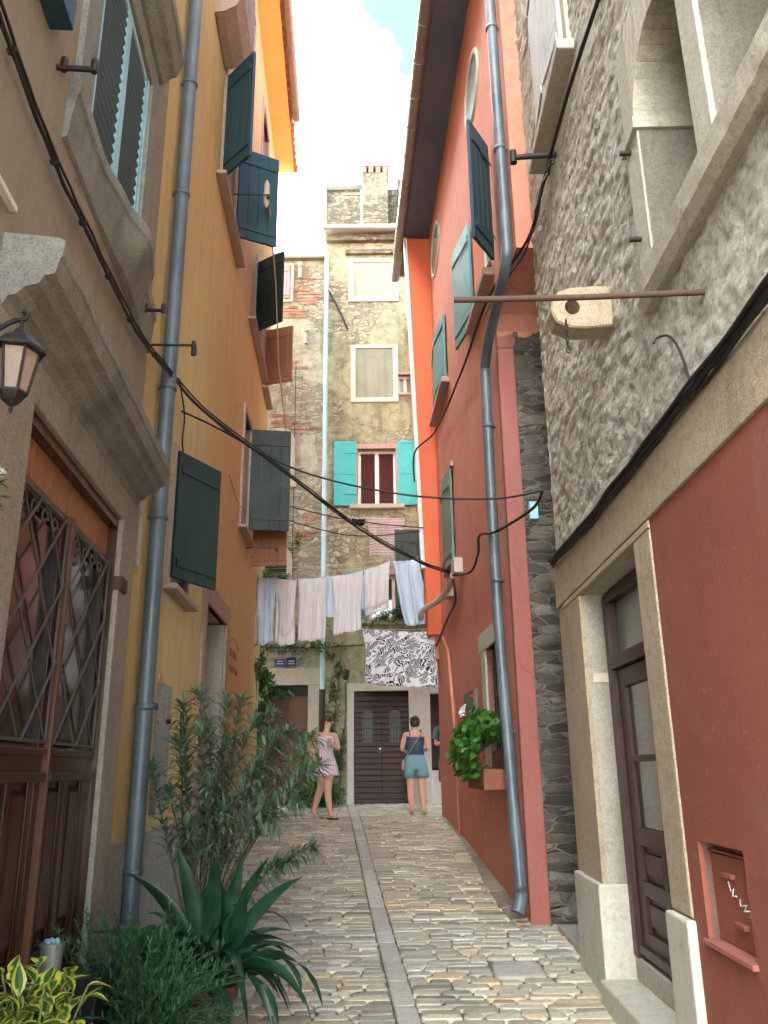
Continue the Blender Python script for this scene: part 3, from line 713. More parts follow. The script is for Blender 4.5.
mb = MB(); mb.abox(-6, -1.9, 5.02, 13.5, 13.45, 13.6); mb.build('roof', M['oldtile'], H)
for (s_, z_, o_, L_) in ((2.35, 8.35, .0, .45), (4.95, 4.55, .0, .45)):
    mb = MB(); mb.tube([YW.P(s_+.6, z_, o_), YW.P(s_+.6, z_, L_)], .009, 7); mb.tube([YW.P(s_+.6, z_, L_-.02), YW.P(s_+.6, z_-.05, L_-.02)], .02, 8); mb.build('laundry_arm', M['rust'], H)

# unseen house-shaped block, added to keep sun off the lower pier
H = thing('alley_sun_block', 'unseen pale block added behind the yellow house to limit sun on the pier', 'house')
mb = MB(); mb.abox(-9, -4.6, 13.9, 14.99, -.2, 10.8); mb.build('wall', M['white'], H)
mb = MB(); mb.abox(-9.2, -4.4, 13.6, 14.98, 10.8, 10.95); mb.build('roof', M['oldtile'], H)

# ================================================================== end of street: low house and tower house
H = thing('low_house', 'lower old masonry house with brown door at the left end of the street', 'house')
mb = MB(); HL = [(-2.13, -1.40, .6, 3.04, .22), (-2.25, -1.78, 6.85, 7.95, .15), (-2.28, -1.78, 4.5, 5.6, .15), (-2.12, -1.9, 10.95, 11.75, .1)]
wallmesh(mb, TW, -8, -1.172, -.2, 11.9, HL, -.03, 4, mr=2)
mb.build('wall', [M['lowmas'], M['dark'], M['limestone']], H)
mb = MB()
for (x0, z0, k) in ((-1.78, 11.15, 5), (-1.66, 11.45, 3), (-2.1, 10.75, 4), (-2.0, 9.5, 4), (-1.9, 8.1, 3), (-2.2, 8.3, 5), (-1.55, 6.2, 3), (-1.72, 5.9, 3)):
    for r in range(k):
        xx = x0 + U(-.05, .05)
        for c in range(random.randint(1, 3)):
            L_ = U(.14, .22); q = U(.75, 1.15); cc = random.choice([(.36,.15,.10), (.38,.20,.14), (.30,.13,.09), (.34,.24,.18)]); TW.box(mb, xx, xx+L_-.012, z0 - r*.075, z0 - r*.075 + .058, -.03, -.018 + U(0, .008), 0, tuple(a*q for a in cc)); xx += L_
mb.build('exposed_brick', M['brick'], H, bevel=.004)
mb = MB()
TW.box(mb, -1.40, -1.18, .8, 3.04, -.1, .03); TW.box(mb, -2.30, -2.13, .8, 3.04, -.1, .03); TW.box(mb, -2.30, -1.18, 3.04, 3.34, -.1, .035)
mb.build('door_surround', M['limestone'], H, bevel=.01)
mb = MB(); TW.box(mb, -2.13, -1.40, 1.0, 2.86, -.2, -.16)
for i in range(2):
    for z0, z1 in ((1.12, 1.5), (1.58, 2.2), (2.28, 2.78)): TW.box(mb, -2.09+i*.35, -1.79+i*.35, z0, z1, -.16, -.148)
mb.build('door', M['door1'], H, bevel=.004)
mb = MB(); TW.box(mb, -2.13, -1.40, 2.87, 3.04, -.2, -.17); mb.build('transom', M['glass'], H)
def arch_window(x0, x1, z0, zs, par, gm='glass'):
    r = (x1-x0)/2; cx = (x0+x1)/2; mb = MB(); w = .11
    arc = [(cx + r*cos(t), zs + r*sin(t)) for t in [pi*i/12 for i in range(13)]]
    out = [(cx + (r+w)*cos(t), zs + (r+w)*sin(t)) for t in [pi*i/12 for i in range(13)]]
    for i in range(12): mb.prism([TW.P(*q, -.06) for q in (arc[i], arc[i+1], out[i+1], out[i])], TW.n*.09)
    TW.box(mb, x0-w, x0, z0, zs, -.06, .03); TW.box(mb, x1, x1+w, z0, zs, -.06, .03); TW.box(mb, x0-w-.04, x1+w+.04, z0-.1, z0, -.06, .07)
    for i in range(12):                      # spandrel infill behind the arch
        pass
    o = mb.build('window', M['limestone'], par, bevel=.006)
    g = MB(); TW.box(g, x0, x1, z0, zs+r*.95, -.15, -.12); TW.box(g, cx-.02, cx+.02, z0, zs+r, -.12, -.09); g.build('pane', M[gm], o)
    return o
arch_window(-2.22, -1.84, 6.9, 7.75, H); arch_window(-2.25, -1.84, 4.55, 5.35, H)
w = window(H, TW, -2.12, -1.9, 10.95, 11.75, .1, M['whitep'], 'glass', M['cream'], .06, None, 0, 0)
shutter(w, TW, -2.11, 10.96, 11.74, .2, 2, M['mauve'], 'board')
mb = MB(); mb.tube([TW.P(-8, 11.98, .10), TW.P(-1.15, 11.96, .10)], .065, 12); mb.build('gutter', M['bluepipe'], H)
mb = MB(); TW.box(mb, -8, -1.18, 11.9, 11.96, -.6, .08)
for i in range(40): x = -8 + i*.17; mb.tube([V((x, 15.0, 12.03)), V((x, 15.9, 12.32))], .07, 8)
mb.build('roof', M['oldtile'], H)
for (x, z) in ((-1.55, 10.2), (-1.7, 11.75)):
    mb = MB(); mb.tube([TW.P(x, z, -.05), TW.P(x, z, .10)], .05, 10); mb.tube([TW.P(x, z-.02, .02), TW.P(x, z-.3, .02)], .045, 10); mb.build('vent_pipe', M['limestone'], H)
for (x0, x1, m, lab) in ((-2.01, -1.82, 'bluep', None), (-1.80, -1.62, 'bluep2', None)):
    mb = MB(); TW.box(mb, x0, x1, 3.37 if x0 < -1.9 else 3.38, 3.50 if x0 < -1.9 else 3.53, .036, .046)
    o = mb.build('street_sign', M[m]); tag(o, 'bright blue enamel plate, left of the pair over the brown door' if x0 < -1.9 else 'darker navy plate, right of the pair over the brown door', 'sign', 'blue plates over the brown door')
    mb = MB()
    for zz, wd in ((3.455, .10), (3.41, .12)):
        a = (x0+x1)/2 - wd/2
        while a < (x0+x1)/2 + wd/2: q = U(.006, .014); TW.box(mb, a, a+q, zz, zz+.022, .046, .0475); a += q + .005
    mb.build('lettering', M['whitep'], o)

H = thing('tower_house', 'tall old grey-green masonry house with turquoise shutters closing the street', 'house')
mb = MB(); HT = [(-.58, .40, .6, 2.92, .16), (.78, 1.5, .6, 2.86, .16), (-.50, .24, 6.42, 7.58, .2), (.30, .62, 8.78, 9.18, .15), (-.30, .62, 4.2, 5.05, .2)]
wallmesh(mb, TW, -1.17, 3.4, -.2, 12.45, HT, 0, 4, mr=2)
mb.build('wall', [M['tower'], M['dark'], M['limestone']], H)
mb = MB()                                       # pale door surround and rendered ground floor at the right
for q in ((-.70, -.58, .8, 3.06), (.40, .78, .8, 3.06), (-.58, .40, 2.92, 3.06), (.78, 1.5, 2.86, 3.06), (1.5, 3.4, .8, 3.06)): TW.box(mb, *q, -.05, .03)
mb.build('door_surround', M['cream'], H, bevel=.01)
mb = MB(); TW.box(mb, -.58, .40, .9, .985, -.2, .05); mb.build('doorstep', M['cream'], H, bevel=.01)
mb = MB(); z = .99
for a, b in ((-.575, -.095), (-.085, .395)):
    z = .99
    while z < 2.89:
        TW.box(mb, a, b, z, min(z+.092, 2.905), -.15, -.125); z += .098
mb.box(V((0,0,0)), V((1,0,0)), V((0,1,0)), Z, -.098, -.082, 15.105, 15.12, .99, 2.9)
D2 = mb.build('plank_door', M['door2'], H, bevel=.006)
for cx in (-.34, .15):
    mb = MB(); TW.box(mb, cx-.095, cx+.095, 2.03, 2.52, -.125, -.112)
    mb.prism([TW.P(cx + .095*cos(t), 2.52 + .07*sin(t), -.125) for t in [pi*i/8 for i in range(9)]], TW.n*.013); g = mb.build('door_light', M['glassdoor'], D2)
    mb = MB()
    for i in range(4): mb.tube([TW.P(cx-.07+i*.047, 2.03, -.10), TW.P(cx-.07+i*.047, 2.56, -.10)], .006, 6)
    for z in (2.1, 2.28, 2.45): mb.tube([TW.P(cx-.09, z, -.10), TW.P(cx+.09, z, -.10)], .006, 6)
    mb.build('bars', M['iron'], D2)
mb = MB(); mb.tube([TW.P(-.12, 1.93, -.13), TW.P(-.12, 1.93, -.09)], .018, 8); mb.tube([TW.P(-.12, 1.93, -.092), TW.P(-.12, 1.85, -.092)], .008, 6); mb.build('handle', M['tin'], D2)
mb = MB()
for i in range(10): TW.box(mb, .79, 1.49, 1.6+i*.125, 1.72+i*.125, -.15, -.12)
mb.build('shutter_door', M['door2'], H, bevel=.004)
mb = MB(); TW.box(mb, .78, 1.5, .7, 1.55, -.155, .0); mb.build('sill_wall', M['white'], H)
for x0, x1, z0, z1 in ((-.68, .36, 10.87, 11.90), (-.64, .32, 8.58, 9.86)):   # blind windows framed in white stone
    w = .10; mb = MB()
    for q in ((x0, x0+w, z0, z1), (x1-w, x1, z0, z1), (x0+w, x1-w, z0, z0+w), (x0+w, x1-w, z1-w*.8, z1)): TW.box(mb, *q, -.05, .035)
    mb.build('window_frame', M['cream'], H, bevel=.01)
blindm = plaster('grey_blind_render', (.235,.25,.19), (.30,.315,.24), None, st=.5)
for x0, x1, z0, z1 in ((-.58, .26, 10.97, 11.82), (-.54, .22, 8.68, 9.78)):
    mb = MB(); TW.box(mb, x0, x1, z0, z1, -.03, .008); mb.build('blind_panel', blindm, H)
w = window(H, TW, -.50, .24, 6.42, 7.58, .2, M['whitep'], 'glass', M['pinkstone'], .10, M['limestone'], 1, 0, cur=('mauvecur', (-.44, -.20), (.0, .20)) if False else None)
mb = MB()
for a, b, z0 in ((-.445, -.17, 6.47), (-.09, .19, 6.47)):
    mb.grid(lambda u, v, a=a, b=b: TW.P(a + (b-a)*u, 6.47 + 1.06*v, -.165 + .006*sin(u*38)), 24, 1)
m_, nt_, b_ = mat('dark_red_curtain', .9); b_.inputs['Base Color'].default_value = (.075, .022, .02, 1); mb.build('curtain', m_, w)
shutter(w, TW, -.53, 6.40, 7.72, .43, 174, M['turq'], 'panel'); shutter(w, TW, .28, 6.40, 7.72, .43, 6, M['turq'], 'panel')
window(H, TW, .30, .62, 8.78, 9.18, .15, M['whitep'], 'glassgrey', M['pinkstone'], .05, None, 1, 0)
w = window(H, TW, -.30, .62, 4.2, 5.05, .2, M['whitep'], 'glass', M['pinkstone'], .09, M['limestone'], 1, 0)
shutter(w, TW, -.33, 4.2, 5.10, .46, 172, M['rteal'], 'louvre'); shutter(w, TW, .66, 4.2, 5.10, .46, 10, M['rteal'], 'louvre')
# cornice, roof, upper storey, chimneys
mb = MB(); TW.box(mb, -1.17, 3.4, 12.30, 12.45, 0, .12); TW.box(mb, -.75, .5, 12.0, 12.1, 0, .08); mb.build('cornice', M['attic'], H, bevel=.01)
mb = MB(); mb.tube([TW.P(-1.22, 12.52, .24), TW.P(3.4, 12.50, .24)], .07, 12); mb.build('gutter', M['gutter'], H)
mb = MB(); mb.prism([V((-1.2, 14.8, 12.46)), V((-1.2, 15.5, 12.72)), V((-1.2, 15.5, 12.76)), V((-1.2, 14.8, 12.50))], V((4.6, 0, 0)))
for i in range(26): x = -1.14 + i*.175; mb.tube([V((x, 14.77, 12.53)), V((x, 15.5, 12.80))], .07, 9)
mb.build('roof', M['oldtile'], H)
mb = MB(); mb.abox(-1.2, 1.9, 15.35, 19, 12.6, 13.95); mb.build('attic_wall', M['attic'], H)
mb = MB()
for i in range(5): TW.box(mb, -.98+i*.1, -.98+i*.1+.085, 13.70 + .02*(i % 2), 13.77, -.36, -.335, 0, (.5,.2,.12))
for i in range(7): TW.box(mb, -.85+i*.08, -.85+i*.08+.07, 13.80, 13.86, -.36, -.335, 0, (.48,.2,.12))
mb.build('exposed_brick', M['brick'], H, bevel=.004)
mb = MB(); mb.abox(-1.3, -.38, 15.22, 19, 13.95, 14.01); mb.tube([V((-1.3, 15.2, 14.0)), V((-.4, 15.2, 14.0))], .055, 10); mb.build('attic_gutter', M['bluepipe'], H)
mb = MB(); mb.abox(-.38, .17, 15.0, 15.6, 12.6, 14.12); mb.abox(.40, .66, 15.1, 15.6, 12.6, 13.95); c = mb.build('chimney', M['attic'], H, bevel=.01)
mb = MB()
for i in range(4): mb.abox(-.40+i*.155, -.40+i*.155+.10, 14.99, 15.6, 14.12, 14.27, 0, (.30,.15,.1))
mb.abox(-.42, .2, 14.96, 15.64, 14.27, 14.31, 0, (.34,.3,.25)); mb.abox(.38, .68, 15.06, 15.64, 13.95, 14.03, 0, (.44,.2,.13)); mb.build('chimney_cap', M['brick'], c, bevel=.006)
mb = MB(); mb.tube([V((-1.22, 15.3, 12.6)), V((-1.22, 15.3, 13.95))], .035, 8); mb.tube([V((-.41, 15.3, 12.6)), V((-.41, 15.3, 13.9))], .03, 8); mb.build('attic_pipe', M['cream'], H)
p = bracket_pipe(H, [TW.P(-1.14, 2.9, .09), TW.P(-1.14, 12.0, .09)], .045, M['bluepipe'], W=TW, zs=(4.5, 7, 9.5))
bracket_pipe(H, [TW.P(-1.14, 1.0, .10), TW.P(-1.14, 2.95, .10)], .055, M['iron'])
# wall lamp by the door
LT = thing('wall_lamp', 'small dark wall lamp left above the dark plank door', 'lamp')
mb = MB(); mb.tube([TW.P(-.72, 3.22, 0), TW.P(-.72, 3.26, .12)], .012, 6); mb.tube([TW.P(-.72, 3.30, .14), TW.P(-.72, 3.27, .14), TW.P(-.72, 3.14, .14), TW.P(-.72, 3.10, .14)], [.02, .07, .055, .02], 8); mb.build('lamp_body', M['iron'], LT)
mb = MB(); mb.tube([TW.P(-.72, 3.10, .14), TW.P(-.72, 3.06, .14)], [.04, .03], 8); mb.build('lamp_glass', M['lamp_glass'], LT)

# ================================================================== rough stone house (near right)
H = thing('stone_house', 'rough grey rendered stone house with dark red painted ground floor on the near right', 'house')
def rough(a, z):
    q = V((a*3.4 + .35*noise.noise(V((a*3, z*3, 7))), z*8.2 + .5*noise.noise(V((a*2.2, z*3, 1))), 0))
    dd, _ = noise.voronoi(q*1.25); e = min(1, max(0, (dd[1]-dd[0])*1.9)); e = e*e*(3-2*e)
    cov = min(1, max(0, .5 + 1.5*noise.noise(V((a*.9, z*1.3, 3)))))
    d = e*(.12 + .62*cov) + noise.noise(V((a*5, z*13, 1)))*.5 + noise.noise(V((a*13, z*26, 3)))*.42 + noise.noise(V((a*30, z*42, 9)))*.26 + noise.noise(V((a*.9, z*.9, 2)))*.7
    return d*.0195
m, nt, b = mat('rough_lime_rubble', .92); n = N(nt); p = n.pos(rot=(.5, 0, 0)); q = n.pos()
a_ = n.noise(n.pos((1, 1.7, 4.2)), 3.4, 9, .72, .6); f_ = n.noise(q, 26, 6, .72); g_ = n.noise(q, 1.6, 6, .6, .4)
col = n.mix(n.ramp(g_, [(.35, 0), (.65, 1)]), (.37,.33,.27), (.47,.425,.35))
col = n.mix(n.ramp(a_, [(.40, 0), (.66, 1)]), col, (.60,.57,.50))
col = n.mix(n.math('MULTIPLY', n.ramp(a_, [(.3, 1), (.45, 0)]), .7), col, (.21,.175,.135))
col = n.mix(n.math('MULTIPLY', n.ramp(f_, [(.35, 1), (.52, 0)]), .5), col, (.13,.11,.09))
col = n.mix(n.math('MULTIPLY', n.ramp(n.noise(q, 11, 5, .7), [(.60, 0), (.66, 1)]), .7), col, (.68,.65,.58))
n.link(col, b.inputs['Base Color']); n.bump(n.mix(.5, a_, f_), .9, .035, b); M['rough'] = m
mb = MB()
SHh = [(-1.42, -.45, 6.40, 8.1, .16), (-3.28, -2.62, 3.88, 5.04, .34), (-4.10, -3.44, 3.88, 5.04, .34)]
wallmesh(mb, SW, -4.9, .35, 2.9, 9.6, SHh, 0, 3, .022, rough, mr=2)
mb.build('wall', [M['rough'], M['dark'], M['limestone']], H, recalc=False)
mb = MB(); wallmesh(mb, SW, -4.9, .35, -.3, 2.9, [(-1.80, -.43, .1, 2.72, .2), (-2.72, -2.24, .91, 1.29, .09)], 0, 3, mr=2, mi=3)
wallmesh(mb, SW, -7.2, -4.9, -.3, 12, [], 0, 3); SW.box(mb, -4.9, .33, 9.6, 12, -3, 0)
mb.build('lower_wall', [M['lime'], M['dark'], M['limestone'], M['darkred']], H)
mb = MB(); mb.abox(1.25, 5, -1.3, 6.4, 12, 12.15); mb.build('roof', M['oldtile'], H)
mb = MB()
def edge_poly(pts_top, s0, s1, zb): return [(s0, zb)] + [(s1, zb)] + pts_top[::-1]
top = [(-4.9 + i*.15, 3.04 + .02*noise.noise(V((i*.6, 0, 0))) + .012*(i/35)*5) for i in range(36)]
SW.prism(mb, [(-4.9, 2.77), (.352, 2.77)] + [(min(s_, .352), z_) for s_, z_ in top[::-1]], -.05, .036)
mb.build('lime_band', M['lime'], H, bevel=.006)
mb = MB()
poly = [(-4.9, -.2), (-2.085, -.2), (-2.07, .97), (-2.085, 1.6), (-2.075, 2.2), (-2.09, 2.768), (-4.9, 2.768)]
wallmesh(mb, SW, -4.9, -2.082, -.2, 2.768, [(-2.72, -2.24, .91, 1.29, .095)], .022, .06)
mb.build('painted_plaster', [M['darkred'], M['darkred']], H, bevel=.004)
mb = MB()
for q in ((-.43, .12, .88, 2.72), (-2.08, -1.80, .96, 2.72)): SW.box(mb, *q, -.19, .032)
SW.box(mb, .12, .352, -.1, 2.768, -.19, .018)
SW.box(mb, -2.08, .12, 2.722, 2.768, -.19, .033)
mb.build('door_surround', M['lime'], H, bevel=.01)
for q in ((-.44, .30, -.1, .895, -.2, .062), (-2.10, -1.79, -.1, .955, -.2, .062)):
    mb = MB(); SW.box(mb, *q); mb.build('jamb_block', M['paleblock'], H, bevel=.012)
mb = MB(); SW.box(mb, -1.79, -.44, -.2, .37, -.3, .10); mb.build('doorstep', M['paleblock'], H, bevel=.014)
mb = MB(); SW.box(mb, -1.79, -.44, .37, .50, -.3, -.125); mb.build('threshold', M['limestone'], H, bevel=.01)
# door leaf with two glazed lights, transom above
mb = MB(); d0, d1 = -.198, -.155
for q in ((-1.795, -1.70, .50, 2.70), (-.53, -.437, .50, 2.70), (-1.70, -.53, 2.64, 2.70), (-1.70, -.53, 2.20, 2.28)): SW.box(mb, *q, d0, -.12)
mb.build('door_frame', M['doorbrown'], H, bevel=.004)
mb = MB()
for q in ((-1.695, -1.56, .52, 2.19), (-.67, -.535, .52, 2.19), (-1.56, -.67, 2.08, 2.19), (-1.56, -.67, .52, .66), (-1.56, -.67, 1.14, 1.24), (-1.56, -.67, 1.62, 1.66), (-1.56, -.67, .86, .94)): SW.box(mb, *q, d0, d1)
SW.box(mb, -1.14, -1.08, .66, 1.14, d0, d1-.004)
for s0, s1 in ((-1.56, -1.14), (-1.08, -.67)):
    for z0, z1 in ((.66, .86), (.94, 1.14)): SW.box(mb, s0, s1, z0, z1, d0, d0+.012); SW.box(mb, s0+.04, s1-.04, z0+.04, z1-.04, d0, d0+.028)
SW.box(mb, -1.68, -.55, .53, .58, d1, d1+.025)
D = mb.build('door_leaf', M['doorbrown'], H, bevel=.004)
mb = MB(); SW.box(mb, -1.57, -.66, 1.235, 2.085, d0+.01, d0+.018); mb.build('pane', M['glassbrown'], D)
mb = MB(); mb.tube([SW.P(-1.62, 1.42, d1), SW.P(-1.62, 1.42, d1+.05), SW.P(-1.53, 1.42, d1+.055)], .009, 8); SW.box(mb, -1.64, -1.60, 1.33, 1.50, d1, d1+.006); mb.build('handle', M['tin'], D)
mb = MB(); SW.box(mb, -1.69, -.54, 2.285, 2.635, d0+.01, d0+.02); mb.build('transom_pane', M['glassgrey'], H)
mb = MB(); SW.box(mb, -.436, -.425, 2.13, 2.19, -.13, -.02); SW.box(mb, -.43, -.40, 2.14, 2.18, -.08, -.03); mb.build('doorbell', M['plastic'], H)
# meter hatch, sunk in the red plaster
mb = MB(); SW.box(mb, -2.712, -2.248, .916, 1.245, -.06, -.022)
SW.box(mb, -2.50, -2.40, 1.165, 1.185, -.022, .0); SW.box(mb, -2.58, -2.48, .995, 1.015, -.022, .0); mb.tube([SW.P(-2.67, 1.09, -.022), SW.P(-2.67, 1.09, -.006)], .012, 8)
SW.box(mb, -2.71, -2.25, 1.252, 1.262, -.06, -.012); Hh = mb.build('meter_hatch', M['darkred'], H, bevel=.003)
mb = MB(); pts = [(-2.42, 1.150), (-2.44, 1.115), (-2.47, 1.13), (-2.45, 1.10), (-2.49, 1.105)]; mb.tube([SW.P(a, z, -.0205) for a, z in pts], .0032, 4)
pts = [(-2.52, 1.10), (-2.52, 1.075), (-2.58, 1.085), (-2.55, 1.06), (-2.61, 1.07), (-2.60, 1.045)]; mb.tube([SW.P(a, z, -.0205) for a, z in pts], .0032, 4)
mb.build('scribble', M['wpetal'], Hh)
mb = MB(); SW.box(mb, -2.73, -2.23, .893, .914, -.05, .045); mb.build('hatch_ledge', M['reddark2'], H, bevel=.003)
# two-light arched window with stone mullion and deep sill
mb = MB()
def arch_top(a, b, zs, zt, o0, o1, mb=mb):
    r = (b-a)/2; cx = (a+b)/2; arc = [(cx - r*cos(t), zs + r*1.05*sin(t)) for t in [pi*i/14 for i in range(15)]]
    for i in range(14): SW.prism(mb, [arc[i], arc[i+1], (arc[i+1][0], zt), (arc[i][0], zt)], o0, o1)
for a, b in ((-3.28, -2.62), (-4.10, -3.44)): arch_top(a, b, 4.69, 5.30, -.33, .048)
SW.box(mb, -2.62, -2.43, 3.885, 5.30, -.33, .04); SW.box(mb, -3.44, -3.28, 3.885, 5.30, -.33, .052); SW.box(mb, -4.35, -4.10, 3.885, 5.30, -.33, .048)
SW.box(mb, -2.64, -2.40, 4.66, 4.73, -.32, .06)
w = mb.build('window', M['limestone'], H, bevel=.01)
mb = MB(); rings = []
for k in range(50):
    s_ = -4.6 + 2.15*k/49; j = .006*noise.noise(V((s_*6, 0, 0))); jj = .008*noise.noise(V((s_*9, 5, 0)))
    rings.append([SW.P(s_, z, o) for o, z in ((-.05, 3.72), (.05+j, 3.715), (.085+jj, 3.76), (.095+j, 3.86+jj*.5), (.085, 3.88), (-.3, 3.884))])
mb.loft(rings, 0, True, False); mb.build('sill', M['limestone'], w, bevel=.004)
mb = MB()
for a, b in ((-3.27, -2.63), (-4.09, -3.45)):
    for q in ((a, a+.04, 3.89, 5.2), (b-.04, b, 3.89, 5.2), (a, b, 3.89, 3.94), ((a+b)/2-.02, (a+b)/2+.02, 3.94, 5.2)): SW.box(mb, *q, -.30, -.25)
mb.build('frame', M['limestone'], w, bevel=.004)
mb = MB(); SW.box(mb, -4.09, -2.63, 3.89, 5.2, -.325, -.305); mb.build('pane', M['glass'], w)
mb = MB()
for s_, z_ in ((-2.50, 4.10), (-2.50, 4.62)): mb.tube([SW.P(s_, z_, 0), SW.P(s_, z_, .10)], .014, 8)
mb.build('iron_peg', M['iron'], w)
# small shuttered window high on the wall
w = window(H, SW, -1.42, -.45, 6.40, 8.1, .16, M['greyshut'], 'glass', M['limestone'], .10, M['limestone'], 1, 1, proud=.035)
shutter(w, SW, -.46, 6.42, 8.08, .47, 176, M['greyshut'], o=.045); shutter(w, SW, -1.41, 6.42, 8.08, .47, 4, M['greyshut'], o=.045)
mb = MB(); mb.tube([SW.P(-.78, 6.10, 0), SW.P(-.78, 6.08, .33)], .022, 10); mb.tube([SW.P(-.78, 6.14, .33), SW.P(-.78, 6.03, .33)], .028, 8); mb.build('iron_stub', M['iron'], H)
mb = MB(); a = SW.P(-3.05, 3.45, 0); e = V((.30, 2.97, 3.44)); mb.tube([a, (a+e)/2 + V((0,0,-.006)), e], .013, 10); mb.build('iron_rod', M['rust'], H)
mb = MB()                                      # pierced stone bracket with a chain
ring = [(1.02 + .03*(1-sin(t)), 0) for t in (0,)]
out = [(1.36, 4.06), (1.10, 4.04), (1.03, 4.08), (1.0, 4.16), (1.03, 4.25), (1.10, 4.30), (1.36, 4.31)]
for yb in (4.24,):
    hole = [(1.12 + .045*cos(t), 4.17 + .05*sin(t)) for t in [pi*2*i/12 for i in range(12)]]
    O_ = [(1.39, 4.17), (1.39, 4.31), (1.26, 4.315), (1.12, 4.305), (1.05, 4.28), (1.01, 4.23), (.995, 4.15), (1.02, 4.08), (1.10, 4.04), (1.20, 4.035), (1.3, 4.045), (1.39, 4.05)]
    rr = [[V((q[0] + (hh*(q[0]-1.17)), yy, q[1] + hh*(q[1]-4.17))) for q in L_] for L_, yy, hh in ((hole, yb+.16, 0), (hole, yb, 0), (hole, yb, .12), (O_, yb, -.06), (O_, yb+.012, 0), (O_, yb+.148, 0), (O_, yb+.16, -.06), (hole, yb+.16, 0))]
    mb.loft(rr, 0, False, False)
mb.build('pierced_bracket', M['lime'], H)
mb = MB()
for k in range(6):
    c = V((1.07, 4.22, 4.06 - k*.036)); ax = V((1, 0, 0)) if k % 2 else V((0, 1, 0))
    mb.tube([c + ax*.011*cos(t) + Z*.022*sin(t) for t in [2*pi*i/8 for i in range(9)]], .0035, 5, cap=False)
mb.build('chain', M['iron'], H)
mb = MB(); mb.tube(smooth_path([SW.P(-2.85, 3.12, .03), SW.P(-2.80, 3.30, .035), SW.P(-2.74, 3.42, .05), SW.P(-2.70, 3.44, .09), SW.P(-2.72, 3.40, .12)]), .006, 6); mb.build('iron_hook', M['iron'], H)

# ================================================================== red house (right)
H = thing('red_house', 'salmon red plastered house with oval windows and green shutters on the right', 'house')
mb = MB()
RH = [(.5215, 1.55, 6.52, 7.9, .18), (4.05, 5.5, 7.05, 8.15, .18), (3.95, 4.95, 4.27, 5.62, .18), (1.09, 1.97, 1.75, 2.80, .2)]
wallmesh(mb, RW, .521, 6.2, -.2, 10.75, RH, 0, 3, mr=0)
RW.prism(mb, [(.52, 5.62), (.47, 5.80), (.36, 5.93), (.15, 6.02), (-.2, 6.06), (-.56, 6.06), (-.56, 10.75), (.52, 10.75)], -.6, 0)
mb.build('wall', [M['red'], M['dark']], H)
mb = MB()
FL.box(mb, 1.158, 1.325, -.1, 5.62, -.2, .03); FL.prism(mb, [(1.158, 5.62), (1.325, 5.62), (1.37, 5.80), (1.46, 5.95), (1.60, 6.05), (1.60, 6.6), (1.158, 6.6)], -.2, .034); mb.build('painted_edge', M['reddark2'], H, bevel=.012)
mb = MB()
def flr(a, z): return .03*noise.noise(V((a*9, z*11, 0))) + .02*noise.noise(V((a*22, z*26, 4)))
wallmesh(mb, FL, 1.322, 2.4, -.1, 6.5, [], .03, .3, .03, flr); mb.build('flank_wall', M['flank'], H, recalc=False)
mb = MB(); P_ = RW.P
def pierq(s_, z, o): return RW.P(s_, z, o)
b0, t0 = .215, .415
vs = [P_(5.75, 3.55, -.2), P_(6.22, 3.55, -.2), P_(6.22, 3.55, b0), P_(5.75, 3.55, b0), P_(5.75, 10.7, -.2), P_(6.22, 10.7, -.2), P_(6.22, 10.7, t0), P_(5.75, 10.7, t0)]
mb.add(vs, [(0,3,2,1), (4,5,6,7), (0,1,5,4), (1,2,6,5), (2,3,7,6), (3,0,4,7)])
mb.build('upper_pier', M['pierglow'], H, bevel=.015)
mb = MB()
vs = [P_(5.72, 4.6, b0+.02), P_(5.82, 4.6, b0+.02), P_(5.82, 4.6, b0+.085), P_(5.72, 4.6, b0+.085), P_(5.72, 10.69, t0-.01), P_(5.82, 10.69, t0-.01), P_(5.82, 10.69, t0+.055), P_(5.72, 10.69, t0+.055)]
mb.add(vs, [(0,3,2,1), (4,5,6,7), (0,1,5,4), (1,2,6,5), (2,3,7,6), (3,0,4,7)]); mb.build('pier_edge', M['whitep'], H, bevel=.008)
mb = MB(); RW.prism(mb, [(4.42, -.1), (6.21, -.1), (6.21, 3.5), (5.6, 3.5), (5.0, 3.2), (4.7, 2.45), (4.5, 2.0)], -.1, .035)
RW.box(mb, 5.9, 6.215, 3.2, 3.6, -.1, .10); mb.build('lower_pier', M['red'], H, bevel=.012)
mb = MB(); mb.tube([P_(4.40, 2.5, .02), P_(4.36, 1.6, .03), P_(4.30, .75, .02)], .013, 8); mb.build('ground_cable', M['reddark2'], H)
# oval windows
def oval(s_, z_, rs, rz):
    mb = MB(); k = 28
    prof = [(1.0, -.03), (1.0, .055), (1.22, .06), (1.25, -.02)]
    rings = [[P_(s_ + rs*f*cos(t), z_ + (rz*f)*sin(t), o) for f, o in ((1.0, -.02), (1.0, .014), (1.05, .022), (1.17, .02), (1.20, -.02))] for t in [2*pi*i/k for i in range(k+1)]]
    mb.loft(rings, 0, False, True); w = mb.build('oval_window', M['cream'], H)
    mb = MB(); mb.add([P_(s_ + rs*1.02*cos(t), z_ + rz*1.02*sin(t), .006) for t in [2*pi*i/k for i in range(k)]], [tuple(range(k))]); mb.build('pane', M['glassgrey'], w)
oval(1.10, 9.45, .42, .36); oval(4.95, 9.90, .50, .36)
w = window(H, RW, .53, 1.55, 6.52, 7.9, .18, M['whitep'], 'glassgrey', None, .06, M['pinkstone'], 1, 1, proud=.03)
shutter(w, RW, .28, 6.5, 7.9, .46, 145, M['teal']); shutter(w, RW, 1.58, 6.55, 7.92, .68, 9, M['rteal'])
